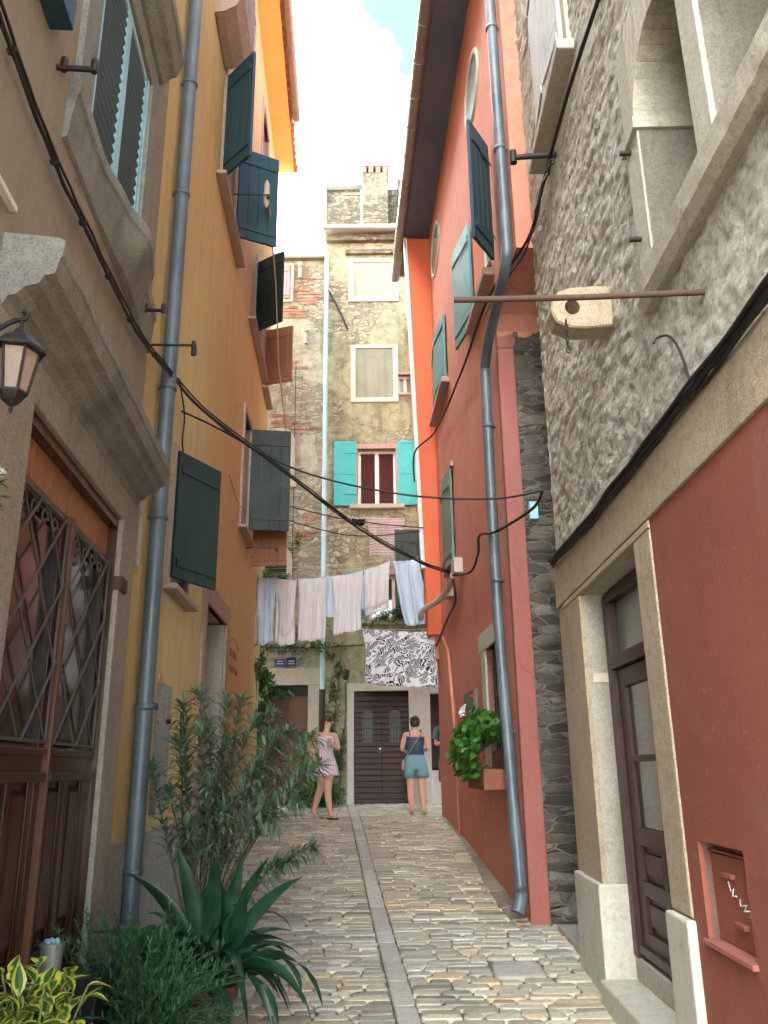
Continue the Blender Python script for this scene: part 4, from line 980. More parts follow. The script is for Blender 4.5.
w = window(H, RW, 4.05, 5.5, 7.05, 8.15, .18, M['whitep'], 'glass', None, .06, M['pinkstone'], 1, 1, proud=.03)
shutter(w, RW, 4.05, 7.05, 8.15, .71, 5, M['rteal']); shutter(w, RW, 5.5, 7.05, 8.15, .71, 175, M['rteal'])
w = window(H, RW, 3.95, 4.95, 4.27, 5.62, .18, M['whitep'], 'glass', None, .06, None, 1, 1, proud=.03)
mb = MB(); RW.box(mb, 3.85, 5.05, 5.62, 5.70, 0, .05); mb.build('lintel', M['pinkstone'], w, bevel=.01)
shutter(w, RW, 3.95, 4.27, 5.62, .50, 5, M['greygreen']); shutter(w, RW, 4.95, 4.27, 5.62, .49, 175, M['greygreen'])
mb = MB()
shutter(H, RW, 6.19, 4.08, 5.36, .60, 92, M['blackgreen'], o=.08)
w = window(H, RW, 1.09, 1.97, 1.75, 2.80, .2, M['doorbrown'], 'glass', None, .1, None, 1, 1)
mb = MB()
RW.box(mb, 1.97, 2.22, 1.6, 2.80, -.18, .02); RW.box(mb, .98, 2.32, 2.80, 3.0, -.18, .025); mb.build('surround', M['cream'], w, bevel=.01)
mb = MB()
for i in range(7): mb.tube([P_(1.14+i*.13, 1.76, -.06), P_(1.14+i*.13, 2.79, -.06)], .008, 6)
for z in (2.0, 2.3, 2.6): mb.tube([P_(1.09, z, -.06), P_(1.97, z, -.06)], .008, 6)
mb.build('grille', M['iron'], w)
mb = MB(); RW.box(mb, 2.66, 3.46, 1.97, 2.46, .0, .035)
for i in range(3): RW.box(mb, 2.68+i*.26, 2.92+i*.26, 1.985, 2.445, .035, .045)
mb.build('wooden_board', paint('grey_green_board', (.14,.15,.12), .7, worn=(.2,.19,.16)), H, bevel=.004)
# eave, gutter, roof
mb = MB(); RW.box(mb, -.7, 7.0, 10.72, 10.79, -.3, .46); mb.build('eave_soffit', M['eavewood'], H)
mb = MB(); vs = [P_(-.7, 10.8, .5), P_(7.0, 10.8, .5), P_(7.0, 12.2, -3.2), P_(-.7, 12.2, -3.2)]
mb.prism(vs, V((0,0,.06)))
for i in range(41): s_ = -.62 + i*.188; mb.tube([P_(s_, 10.86, .5), P_(s_, 12.28, -3.2)], .07, 8)
mb.build('roof', M['tile'], H)
mb = MB(); k = 12
rings = [[P_(s_, 10.74 - .085*sin(pi*j/k), .53 - .085*cos(pi*j/k)) for j in range(k+1)] + [P_(s_, 10.74 - .078*sin(pi*j/k), .53 - .078*cos(pi*j/k)) for j in range(k, -1, -1)] for s_ in (-.7, 7.1)]
mb.loft(rings, 0, True, True)
for i in range(14): s_ = -.5 + i*.6; mb.tube([P_(s_, 10.74 - .089*sin(pi*j/8), .53 - .089*cos(pi*j/8)) for j in range(9)], .007, 5)
mb.build('gutter', M['gutter'], H)
mb = MB(); path = smooth_path([P_(-.44, 9.7, .07), P_(-.47, 8, .07), P_(-.49, 6.3, .07), P_(-.44, 6.0, .075), P_(-.15, 5.88, .08), P_(.50, 5.72, .08), P_(.76, 5.58, .08), P_(.80, 5.3, .08), P_(.80, 3, .08), P_(.50, .85, .08), P_(.43, .58, .09), P_(.40, .47, .13)], 5)
mb.tube(path, .052, 16, cap=False); mb.tube([P_(-.44, 9.7, .07), P_(-.44, 10.3, .15), P_(-.44, 10.66, .5)], .05, 14)
mb.tube([path[-1], path[-1] + (path[-2]-path[-1]).normalized()*.05], .058, 16)
for s_, z_ in ((-.48, 7.2), (-.455, 8.7), (.80, 4.9), (.80, 3.3), (.70, 1.9)):
    q = P_(s_, z_, .072); mb.tube([q-Z*.02, q-Z*.018, q+Z*.018, q+Z*.02], [.053, .062, .062, .053], 14); mb.box(q, RW.u, RW.n, Z, -.012, .012, -.08, 0, -.01, .01)
mb.build('downpipe', M['zinc'], H)
mb = MB(); mb.tube([path[-1] + (path[-2]-path[-1])*.02, path[-1] + (path[-2]-path[-1])*.03], .049, 16); mb.build('pipe_mouth', M['dark'], H)
# junction boxes and conduit
for q in ((3.35, 3.62, 3.98, 4.18, 0, .12), (4.3, 4.55, 3.86, 4.0, 0, .1)): mb = MB(); RW.box(mb, *q); mb.build('junction_box', M['plastic'], H, bevel=.012)
mb = MB(); mb.tube(smooth_path([P_(3.6, 4.0, .09), P_(4.2, 3.93, .10), P_(5.0, 3.93, .14), P_(5.7, 3.95, .26), P_(5.85, 3.9, .31), P_(6.1, 3.85, .28)]), .045, 10); mb.build('conduit', M['plastic'], H)
mb = MB(); FL.box(mb, 1.36, 1.44, 3.80, 3.97, .04, .11); mb.build('junction_box', M['louvre'], H, bevel=.006)
# flower box with geraniums
H = thing('window_box', 'window box of red geraniums under the barred ground-floor window', 'planter')
mb = MB(); RW.box(mb, .86, 1.80, 1.40, 1.58, .03, .28); mb.build('trough', M['pot'], H, bevel=.01)
def leaf_blade(mb, base, d, up, L_, w, droop=.3, col=(1,1,1), segs=3, fold=.15, m=0, bend=0):
    d = d.normalized(); s_ = d.cross(up); s_ = s_.normalized() if s_.length > 1e-4 else V((1,0,0)); nn = s_.cross(d)
    prev = None; p = V(base); dd = d.copy(); vs = []
    prof = {2: (.0, 1, 0), 3: (.12, 1, .75, 0), 4: (.15, .85, 1, .7, 0), 6: (.14, .5, .85, 1, .85, .5, 0), 10: (.10, .14, .32, .62, .86, 1, 1, .9, .68, .36, 0)}[segs]
    for i in range(segs+1):
        wv = s_*(w*.5*prof[i]); vs += [p - wv + nn*(w*fold*prof[i]), p + wv + nn*(w*fold*prof[i]), p]
        dd = (dd - Z*(droop/segs)*(.3 + 1.4*i/segs) + s_*(bend/segs)).normalized(); p = p + dd*(L_/segs); nn = s_.cross(dd)
    fs = []
    for i in range(segs):
        a, b = i*3, i*3+3; fs += [(a, a+2, b+2, b), (a+2, a+1, b+1, b+2)]
    mb.add(vs, fs, m, col, True)
def disc_leaf(mb, c, nrm, r, col):
    a = nrm.orthogonal().normalized(); b = nrm.cross(a); k = 7; ph = U(0, 6)
    mb.add([c - nrm*r*.15] + [c + (a*cos(ph + 2*pi*i/k) + b*sin(ph + 2*pi*i/k))*r*U(.82, 1.08) for i in range(k)], [(0, 1+i, 1+(i+1) % k) for i in range(k)], 0, col, True)
def rnd_dir(zmin=-1):
    while True:
        v = V((U(-1,1), U(-1,1), U(-1,1)))
        if .1 < v.length < 1 and v.z/v.length > zmin: return v.normalized()
mb = MB()
for i in range(760):
    t = U(0, 1); s_ = .70 + 1.45*t; zc = 1.72 + .0*t; an = U(-.6, pi*.75); r = U(.5, 1)
    p = P_(s_ + U(-.05, .05), 1.66 + .50*r*sin(an+.2)*(1-.5*abs(t-.45)), .17 + .24*r*cos(an)*1.1)
    k = U(.6, 1.25); disc_leaf(mb, p, (rnd_dir(-.1) + RW.n*.8 + Z*.4).normalized(), U(.028, .05), (k, k, k*.9))
mb.build('foliage', M['geran'], H, recalc=False)
for (s_, z_, o_, m) in ((1.75, 2.30, .2, 0), (2.3, 2.12, .22, 0), (1.6, 2.12, .33, 0), (1.35, 2.1, .38, 1), (1.4, 2.16, .36, 1), (2.25, 1.98, .25, 0)):
    mb = MB(); mb.tube([P_(s_, 1.75, .18), P_(s_, z_, o_)], .004, 5, m=1)
    for _ in range(9): q = P_(s_, z_, o_) + rnd_dir()*.022; mb.tube([q, q + rnd_dir()*.018], [.014, .006], 5)
    mb.build('blossom', [M['wpetal' if m else 'petal'], M['bark']], H)

# ================================================================== cables
def cable(pts, r, label, n=8, m='cable', group=None, sm=True):
    mb = MB(); mb.tube(smooth_path(pts, n) if sm else pts, r, 6)
    o = mb.build('cable', M[m]); tag(o, label, 'cable', group); return o
mb = MB()
base = [LW.P(-3.6, 4.3, .03), LW.P(-2.75, 4.13, .03), LW.P(-2.13, 4.08, .03), LW.P(-1.62, 4.11, .03), LW.P(-1.02, 4.16, .03), LW.P(-.37, 4.24, .03), V((-1.56, 5.45, 4.39))]
over = [V((-1.44, 6.2, 4.40)), V((-.95, 7.6, 4.38)), V((-.25, 9.1, 4.22)), V((.45, 10.3, 4.14)), V((.90, 11.2, 4.20))]
P0 = smooth_path(base + over, 8)
for k, (dz, dx, r) in enumerate(((0, 0, .010), (.018, .01, .007), (-.02, .006, .006))):
    mb.tube([p + V((dx + .006*noise.noise(V((i*.35, k, 0))), 0, dz + .012*noise.noise(V((i*.3, k*3, 5))))) for i, p in enumerate(P0)], r, 6)
for i in range(9, 48, 7): mb.tube([P0[i]-V((0,.006,.0)), P0[i]+V((0,.006,0))], .020, 8)
tag(mb.build('cable', M['cable']), 'thick bundled cable from the brown house across the street to the red house', 'cable')
cable([YW.P(.73, 4.44, .03), V((-1.45, 6.6, 4.45)), V((-.78, 7.2, 4.26)), V((.15, 7.2, 4.02)), V((.94, 6.95, 3.88)), V((1.33, 6.5, 3.80))], .009, 'thin black cable from the green shutter across to the dark masonry corner')
cable([YW.P(.55, 4.65, .03), YW.P(.75, 4.42, .05), YW.P(.78, 4.2, .04), YW.P(1.0, 4.1, .02), YW.P(.95, 3.9, .02)], .007, 'loose black cable tail on the yellow wall above the green shutter')
cable([SW.P(-2.45, 5.85, .05), SW.P(-1.54, 5.98, .06), SW.P(-.53, 6.05, .06), SW.P(.2, 6.05, .07), RW.P(.24, 6.03, .12), RW.P(2.15, 6.22, .1), RW.P(4.9, 6.6, .1), RW.P(5.7, 6.55, .36), RW.P(5.9, 6.1, .36)], .014, 'black cable climbing from the red pier up the stone wall')
mb = MB(); P1 = smooth_path([SW.P(-.9, 5.98, .05), SW.P(-.5, 6.02, .06), SW.P(.2, 6.0, .07), RW.P(.3, 5.95, .12)], 6)
for k in range(3): mb.tube([p + V((-.02*k*abs(sin(i)), 0, -.03*k + .05*noise.noise(V((i*.5, k, 0))))) for i, p in enumerate(P1)], .008, 5)
tag(mb.build('cable_knot', M['cable']), 'tangled knot of cable ends at the corner of stone and red houses', 'cable')
mb = MB()
for k, (dz, o_, r) in enumerate(((0, .055, .016), (.028, .05, .012), (-.022, .052, .009), (.012, .078, .010))):
    mb.tube([SW.P(-4.6 + i*.1, 3.075 + dz + .004*sin(i*.6+k) + .055*max(0, (i-36)/13) + (.03 if False else 0), o_ + .004*sin(i*.9+k*2)) for i in range(50)], r, 7)
tag(mb.build('cable', M['cable']), 'thick black cable bundle along the lime band of the stone house', 'cable')
cable([V((1.33, 6.5, 3.80)), V((1.28, 6.75, 3.72)), RW.P(.55, 3.72, .10), RW.P(1.2, 3.86, .15), RW.P(1.5, 3.75, .12), RW.P(2.3, 3.74, .08), RW.P(3.4, 3.95, .13)], .014, 'black cable draped behind the right downpipe to the junction box')
cable([RW.P(3.4, 3.9, .13), RW.P(3.6, 3.65, .08), RW.P(4.6, 3.6, .06), RW.P(5.9, 3.4, .08), RW.P(6.15, 3.35, .1)], .016, 'black cable running down from the junction box along the red wall')
cable([YW.P(5.6, 5.25, .3), V((-.52, 12, 5.22)), V((.64, 12.6, 5.26))], .008, 'upper of two black wires below the turquoise window', group=None)
cable([YW.P(5.6, 5.05, .3), V((-.52, 12, 4.98)), V((.57, 12.6, 5.2))], .008, 'lower of two black wires below the turquoise window', group=None)
cable([YW.P(5.7, 7.9, .45), YW.P(5.0, 6.9, .5), V((-1.5, 12.0, 5.0))], .005, 'pale cord hanging past the green shutters of the yellow house', m='rope') if False else None
mb = MB(); mb.tube([YW.P(3.0, 8.35, .43), YW.P(4.3, 8.0, .42), YW.P(5.6, 7.4, .38), YW.P(7.3, 6.9, .40)], .010, 6); mb.tube([YW.P(3.02, 8.62, .40), YW.P(3.02, 8.56, .40), YW.P(3.02, 8.3, .40), YW.P(3.02, 8.22, .40)], [.01, .035, .04, .01], 8)
tag(mb.build('pulley_cord', M['rope']), 'pale laundry cord with wrapped pulley beside the teal shutters', 'cord')
cable([YW.P(3.5, 4.9, .03), YW.P(4.2, 4.85, .02), YW.P(4.9, 4.9, .02)], .004, 'thin wire stapled on the orange wall before the third shutter')
cable([V((-1.16, 14.9, 11.2)), V((-.9, 14.93, 10.7)), V((-.7, 14.93, 10.2))], .02, 'short slack cable high on the tower house') 
cable([TW.P(-2.3, 3.72, .05), TW.P(-1.3, 3.7, .05), TW.P(.3, 3.78, .05)], .012, 'black wire along the masonry above the door plates')
cable([TW.P(-1.75, 9.5, .02), TW.P(-1.74, 7, .02), TW.P(-1.73, 4, .02)], .008, 'vertical black wire down the low house wall')

# ================================================================== laundry
def line(a, b, sag, label, r=.004, m='rope'):
    a, b = V(a), V(b); mb = MB()
    mb.tube([a + (b-a)*t - Z*sag*4*t*(1-t) for t in [i/16 for i in range(17)]], r, 5); o = mb.build('clothes_line', M[m]); tag(o, label, 'clothes line', 'clothes lines across the street'); return o
line((-2.03, 12.6, 4.52), (.66, 12.95, 4.83), .06, 'lower front clothes line carrying the white towels')
line((-2.04, 12.9, 4.62), (.66, 13.03, 4.84), .05, 'second clothes line behind the towels')
line((-2.05, 13.1, 4.74), (.66, 13.06, 4.95), .05, 'pale cord above the towels, behind them')
line((-2.6, 14.6, 5.95), (.58, 13.08, 5.66), .03, 'high cord carrying the striped cloth')
line((-1.0, 12.9, 3.72), (.86, 12.75, 3.66), .02, 'cord carrying the leaf print sheet')
def towel(x0, x1, yy, zt0, zt1, L_, m, label, folds=5, amp=.035, swag=0, back=.3, group='towels on the clothes line', name='towel', skew=0, hem=.0, jag=.02, slot=None):
    mb = MB(); ph = U(0, 6); w = x1-x0
    def fn(u, v):
        # v: 0 back hem -> over the line -> 1 front hem
        zt = zt0 + (zt1-zt0)*u; tot = back + L_; q = v*tot
        env = 0
        if q < back: d = back - q; side = 1
        else: d = q - back; side = -1
        fall = d
        gather = 1 - .10*min(1, d/L_) + .04*sin(ph + d*6)
        cx = (x0+x1)/2; x = cx + (u-.5)*w*gather + skew*d
        fo = amp*min(1, .25 + d/(L_*.7))*(sin(folds*2*pi*u + ph + .9*sin(d*4 + ph)) + .6*sin(folds*3.1*u*pi + 2*ph + d*2.5)) + .03*noise.noise(V((u*3 + ph*3, d*2.2, ph)))*min(1, d*3)
        y = yy + side*(.006 + .012*min(1, d*8)) + fo*(.6 if side > 0 else 1)
        z = zt - .02*sin(pi*u) - fall + (jag + .03)*noise.noise(V((u*2.6 + ph, v, 0)))*min(1, d) - swag*sin(pi*u)*min(1, d/(L_*.5))*(1 if side < 0 else .2)
        return V((x, y, z))
    mb.grid(fn, 40, 36); o = mb.build(name, M[m], recalc=False); tag(o, label, 'towel' if name == 'towel' else 'cloth', group)
    md = o.modifiers.new('s', 'SOLIDIFY'); md.thickness = .004
    mb = MB()
    for u in (.06, .94):
        p = V((x0 + w*u, yy, zt0 + (zt1-zt0)*u + .01)); mb.box(p, V((1,0,0)), V((0,1,0)), Z, -.008, .008, -.02, .02, -.045, .03)
    mb.build('peg', M['beige'], o); return o
towel(-2.02, -1.72, 12.65, 4.50, 4.50, 1.04, 'linenblue', 'leftmost pale towel, half hidden by the orange wall', 3, .03, back=.4)
towel(-1.72, -1.40, 12.68, 4.49, 4.49, .72, 'linen', 'white towel folded in a draped loop, second from the left', 2, .035, swag=.18, back=1.02)
towel(-1.37, -.92, 12.72, 4.50, 4.53, 1.00, 'linen', 'wide white towel hanging straight, third from the left', 4, .022, back=.35)
towel(-.83, -.36, 12.78, 4.55, 4.63, .96, 'linen', 'large ribbed white towel in the middle of the line', 7, .022, back=.45)
towel(-.33, .08, 12.86, 4.66, 4.80, .66, 'linen', 'shorter white towel right of the middle', 5, .02, back=.76)
towel(-.95, -.80, 13.0, 4.60, 4.60, .68, 'linenblue', 'narrow pale blue cloth behind the gap left of the ribbed towel', 2, .02, back=.2)
towel(-.42, -.22, 13.05, 4.62, 4.63, .58, 'linenblue', 'narrow pale blue cloth behind the gap right of the ribbed towel', 2, .02, back=.2)
towel(.12, .56, 12.92, 4.80, 4.83, 1.05, 'linenblue', 'rightmost white blue towel slanting behind the dark shutter', 4, .05, back=.3, skew=.16)
towel(-.28, .345, 13.36, 5.70, 5.66, .70, 'linenstripe', 'pink and white striped cloth on the high cord', 3, .02, name='striped_cloth', group='laundry')
towel(-.56, -.32, 13.56, 5.73, 5.72, .12, 'blackcloth', 'small black garment beside the striped cloth', 2, .02, back=.08, name='dark_cloth', group='laundry')
o = towel(-.36, .84, 12.82, 3.70, 3.64, .86, 'leafprint', 'black and white leaf print sheet on the low cord', 4, .012, back=.15, name='printed_sheet', group='laundry')

# ================================================================== plants
def terracotta(x, y, z, r, h, label, m='pot', name='flower_pot', group=None, square=False):
    t = thing(name, label, 'pot', group=group); n_ = 4 if square else 28; ph = pi/4 + .25 if square else 0
    R_ = lambda rr, zz: [V((x + rr*cos(ph + 2*pi*i/n_), y + rr*sin(ph + 2*pi*i/n_), z + zz)) for i in range(n_)]
    mb = MB(); mb.loft([R_(r*.72, 0), R_(r*.93, h*.80), R_(r*1.03, h*.80), R_(r*1.05, h), R_(r*.95, h), R_(r*.9, h*.85)], 0, True, not square)
    mb.build('pot_body', M[m], t, bevel=.006); mb = MB(); mb.loft([R_(r*.88, h*.7), R_(r*.90, h*.86)], 0, True); mb.build('soil', M['soil'], t); return t
def plant(name, label, cat='plant', group=None): return thing(name, label, cat, group=group)
# oleander
gz = zg(5.75)
terracotta(-1.22, 5.75, gz, .19, .34, 'dark clay pot under the tall grey-green oleander')
T_ = plant('oleander', 'tall grey-green oleander with slender drooping leaves leaning over the street', 'shrub')
st = MB(); lf = MB()
tips = []
def ole_stem(b, e, bow, r0=.010, dens=1.0, leafL=.13):
    b, e = V(b), V(e); mid = (b+e)/2 + V(bow); P = smooth_path([b, mid, e], 8); st.tube(P, [r0*(1-.7*i/(len(P)-1)) for i in range(len(P))], 6)
    tips.append(e); L_ = (e-b).length; nn = int(L_*dens*62); i0 = .38
    for i in range(nn):
        t = i0 + (1-i0)*i/nn; q = t*(len(P)-1); a = int(q); p = P[min(a, len(P)-1)].lerp(P[min(a+1, len(P)-1)], q-a)
        ax = (P[min(a+1, len(P)-1)] - P[max(a-1, 0)]).normalized()
        an = i*2.4; o = ax.orthogonal().normalized(); o2 = ax.cross(o); d = (o*cos(an) + o2*sin(an)) + ax*U(.5, 1.3)
        k = U(.6, 1.35); leaf_blade(lf, p, d, Z, leafL*U(.6, 1.45), .021*U(.7, 1.3), U(.3, 2.2), (k*U(.9, 1.25), k*U(.95, 1.05), k*U(.8, 1.1)), 4, .12)
    for i in range(22):
        d = ax*U(.5, 1.2) + rnd_dir()*.8; k = U(.8, 1.4); leaf_blade(lf, e, d, Z, leafL*U(.7, 1.1), .017, U(.3, 1.3), (k, k, k), 4, .12)
B_ = V((-1.22, 5.75, gz + .3))
for (x, y, z) in ((-1.42, 5.7, 2.00), (-1.25, 5.8, 2.08), (-1.10, 5.7, 2.02), (-1.38, 5.5, 1.75), (-1.20, 5.5, 1.82), (-1.02, 5.6, 1.78), (-1.5, 5.6, 1.6), (-1.0, 5.9, 2.05), (-.88, 5.7, 1.88),
                  (-1.3, 6.1, 1.9), (-.85, 5.5, 1.6), (-1.35, 5.4, 1.45), (-1.1, 5.4, 1.5), (-.9, 5.9, 1.55), (-.75, 5.6, 1.75), (-1.15, 5.9, 1.7), (-1.45, 5.9, 1.85), (-1.0, 5.4, 1.35), (-1.25, 5.45, 1.25), (-.8, 5.5, 1.35)):
    b = B_ + V((U(-.08, .08), U(-.08, .08), 0)); ole_stem(b, (x + U(-.04, .04), y, z), (U(-.05, .05), U(-.05, .05), .1))
for (x, y, z) in ((-.66, 5.7, 1.82), (-.52, 5.8, 1.80), (-.78, 5.8, 1.95), (-.45, 5.7, 1.62), (-.60, 5.6, 1.40), (-.72, 5.5, 1.30), (-.55, 5.8, 1.58)):
    ole_stem(B_, (x, y, z), (.10, 0, .28), .009, .9)
ole_stem(B_ + V((.05, 0, 0)), (-.48, 5.55, 1.12), (.12, -.05, .18), .008, 1.2, .10); ole_stem(B_ + V((.05, 0, 0)), (-.62, 5.5, 1.05), (.12, -.05, .16), .008, 1.2, .10)
ole_stem(B_ + V((.05, 0, 0)), (-.70, 5.6, 1.02), (.1, -.05, .12), .008, 1.0, .10)
st.build('stems', M['bark'], T_); lf.build('leaves', M['oleander'], T_, recalc=False)
# broad strap-leaved plant
gz = zg(4.95); terracotta(-.98, 4.9, gz, .17, .32, 'red-brown clay pot holding the broad dark strap leaves')
T_ = plant('strap_leaf_plant', 'dark green plant with long broad arching strap leaves in a clay pot', 'plant'); mb = MB()
for i in range(74):
    an = 2*pi*i*.618 + U(-.3, .3); el = U(.75, 1.5); L_ = U(.45, .80); k = U(.35, 1.9)
    d = V((cos(an)*cos(el), sin(an)*cos(el), sin(el))); up = (Z*.4 + rnd_dir()).normalized()
    leaf_blade(mb, V((-.98 + U(-.09, .09), 4.9 + U(-.09, .09), gz+.25)), d, up, L_, U(.055, .10), U(1.2, 4.2), (k*U(.8, 1.3), k, k*U(.7, 1.1)), 10, U(.1, .3), bend=U(-.6, .6))
for (dx, dy, dz, L_, dr) in ((.36, -.05, .9, .84, .8), (-.22, -.1, 1, .82, .8), (.45, -.2, .95, .66, 3.8), (.5, -.1, .9, .62, 4.2), (.4, -.4, .9, .60, 4.2), (.55, .1, .8, .64, 3.8), (.05, -.2, 1, .80, 1.3), (-.35, -.3, .8, .66, 3.0), (.3, -.1, 1, .74, .9), (-.1, -.1, 1, .8, .5), (.2, 0, 1, .82, .5)):
    k = U(.6, 1.6); leaf_blade(mb, V((-.98, 4.9, gz+.25)), V((dx, dy, dz)), (V((.3, 1, .2)) + rnd_dir()*.7), L_, U(.085, .115), dr, (k, k, k*.9), 10, .25, bend=U(-.5, .5))
mb.build('leaves', M['strap'], T_, recalc=False)
# large pale leaves behind the feathery plant
T_ = plant('broad_leaf_plant', 'plant with a few large pale green leaves against the downpipe', 'plant'); mb = MB()
for (dx, dy, dz, L_, w) in ((.3, -.35, .5, .30, .20), (-.2, -.4, .5, .28, .18), (.5, -.1, .6, .26, .16), (-.4, .0, .7, .25, .15), (.05, -.4, .8, .32, .2), (.4, -.3, .15, .24, .16)):
    k = U(2.2, 3.0); leaf_blade(mb, V((-1.22, 4.75, .62)), V((dx, dy, dz)), Z, L_, w, .9, (k*.9, k, k*.75), 6, .1)
mb.tube([V((-1.22, 4.75, .4)), V((-1.22, 4.75, .64))], .012, 6, col=(1, 1, 1)); mb.build('leaves', M['fern'], T_, recalc=False)
terracotta(-1.22, 4.75, zg(4.75), .13, .26, 'small clay pot behind the feathery plant')
# feathery plant
T_ = plant('feathery_plant', 'feathery bright green bushy plant in front of the black tub', 'plant'); mb = MB()
for i in range(300):
    an = U(0, 2*pi); el = U(.15, 1.5); L_ = U(.30, .56); b = V((-1.16 + U(-.15, .15), 4.15 + U(-.13, .13), .46))
    d = V((cos(an)*cos(el)*1.0, sin(an)*cos(el), sin(el))); P = [b]; dd = d.copy()
    for k in range(9): dd = (dd + V((U(-.1, .1), U(-.1, .1), -.09))).normalized(); P.append(P[-1] + dd*L_/9)
    mb.tube(P, .0022, 4, cap=False, col=(.8, .9, .6)); 
    for k in range(2, 10):
        for _ in range(8):
            kk = U(.7, 2.3); leaf_blade(mb, P[k] + rnd_dir()*.006, rnd_dir(-.3) + dd*.7, Z, U(.022, .05), U(.005, .009), .3, (kk*.95, kk, kk*.8), 2, .1)
mb.build('fronds', M['fern'], T_, recalc=False)
terracotta(-1.14, 4.15, zg(4.15), .18, .32, 'wide terracotta bowl under the feathery plant')
terracotta(-.93, 4.42, zg(4.42), .13, .22, 'low terracotta pot at the foot of the feathery plant')
# black tub with tin
H = thing('black_tub', 'large square black tub beside the wooden double door', 'tub'); mb = MB()
cx, cy = -1.33, 3.92; R_ = lambda rr, zz: [V((cx + rr*a, cy + rr*b, zz)) for a, b in ((-1, -1), (1, -.9), (1, 1), (-1, 1))]
mb.loft([R_(.10, .12), R_(.12, .72), R_(.14, .725), R_(.142, .79), R_(.13, .792), R_(.126, .74)], 0, True, False); mb.build('tub_body', M['blackpot'], H, bevel=.006)
mb = MB(); mb.loft([R_(.118, .70), R_(.125, .755)], 0, True, False); mb.build('soil', M['soil'], H)
H = thing('tin_candle_holder', 'small pale metal tin with beads on its lid standing on the black tub', 'tin'); mb = MB(); c = V((-1.42, 3.84, -.03))
ring = lambda r, z: [c + V((r*cos(2*pi*i/20), r*sin(2*pi*i/20), z)) for i in range(20)]
mb.loft([ring(.042, .82), ring(.048, .93), ring(.052, .932), ring(.052, .942), ring(.045, .942)], 0, True, False); mb.build('tin_body', M['tin'], H)
mb = MB()
for i in range(7): p = c + V((U(-.03, .03), U(-.03, .03), .948)); mb.tube([p-Z*.009, p-Z*.004, p+Z*.004, p+Z*.009], [.003, .010, .010, .003], 7)
mb.build('beads', M['louvre'], H)
# variegated shrub
T_ = plant('variegated_shrub', 'yellow and green variegated shrub in the near left corner', 'shrub'); mb = MB()
def varleaf(b, d, L_, w):
    d = d.normalized(); s_ = d.cross(Z).normalized(); nn = s_.cross(d); p = V(b); dd = d.copy(); rows = []
    for i, f in enumerate((.1, .75, 1, .8, .4, 0)):
        ww = w*.5*f; rows.append([p - s_*ww + nn*ww*.25, p - s_*ww*.55 + nn*ww*.1, p, p + s_*ww*.55 + nn*ww*.1, p + s_*ww + nn*ww*.25]); dd = (dd - Z*.16).normalized(); p = p + dd*L_/5
    g = (.05, .15, .035); y_ = (.62, .60, .10); k = U(.7, 1.15)
    for i in range(5):
        for j in range(4):
            c_ = y_ if j in (0, 3) or random.random() < .12 else g
            mb.add([rows[i][j], rows[i][j+1], rows[i+1][j+1], rows[i+1][j]], [(0, 1, 2, 3)], 0, tuple(x*k for x in c_), True)
for i in range(62):
    b = V((-1.10 + U(-.10, .08), 2.78 + U(-.12, .12), .58)); an = U(0, 6.28); e = b + V((cos(an)*U(.03, .16), sin(an)*U(.05, .2), U(.24, .44)))
    mb.tube([b, (b+e)/2 + V((0,0,.03)), e], .004, 5, col=(.2, .25, .08))
    for k in range(9):
        t = .35 + .65*k/8; varleaf(b.lerp(e, t), rnd_dir(-.1) + Z*.25, U(.07, .10), U(.038, .052))
mb.build('leaves', M['vari'], T_, recalc=False)
terracotta(-1.06, 2.78, .05, .2, .5, 'tall black pot of the variegated shrub', m='blackpot')
# sprig of a hanging plant at the left edge
T_ = plant('hanging_plant', 'small green plant with white flowers hanging at the left edge', 'plant'); mb = MB()
for i in range(60):
    p = V((-1.24 + U(-.06, .06), 2.4 + U(-.05, .05), 2.42 + U(-.07, .05))); k = U(.8, 1.5); leaf_blade(mb, p, rnd_dir(-.5), Z, U(.03, .05), .014, .5, (k, k, k*.7), 3)
mb.build('leaves', M['ivy'], T_, recalc=False)
mb = MB()
for i in range(7):
    p = V((-1.20 + U(-.03, .03), 2.38 + U(-.04, .04), 2.47 + U(-.04, .03)))
    for k in range(5): a = 2*pi*k/5; mb.tube([p, p + V((.014*cos(a), -.004, .014*sin(a)))], [.003, .006], 5)
mb.tube([V((-1.24, 2.4, 2.4)), LW.P(-2.6, 2.5, .02)], .006, 5); mb.build('flowers', M['wpetal'], T_)
# leaf clouds: ivy and bushes at the end of the street
def cloud(name, label, blobs, n, size, m, cat='plant', stems=(), wallside=None, tint=(1, 1, 1)):
    T_ = plant(name, label, cat); mb = MB(); tot = sum(b[3]*b[4]*b[5] for b in blobs)
    for (x, y, z, rx, ry, rz) in blobs:
        for i in range(int(n*rx*ry*rz/tot)):
            d = rnd_dir()*(U(.1, 1)**.5)*(1 + .25*noise.noise(V((x*9 + i*.05, y, z)))); p = V((x + d.x*rx, y + d.y*ry, z + d.z*rz))
            if noise.noise(p*7) < -.12: continue
            k = U(.55, 1.5); q = (k*tint[0], k*tint[1], k*tint[2])
            leaf_blade(mb, p, (rnd_dir() + V((0, -.4, -.1))), Z, size*U(.7, 1.3), size*.6*U(.8, 1.2), .6, q, 3, .12)
    mb.build('foliage', M[m], T_, recalc=False)
    if stems:
        mb = MB()
        for s_ in stems: mb.tube(smooth_path(s_), .014, 6)
        mb.build('stems', M['bark'], T_)
    return T_
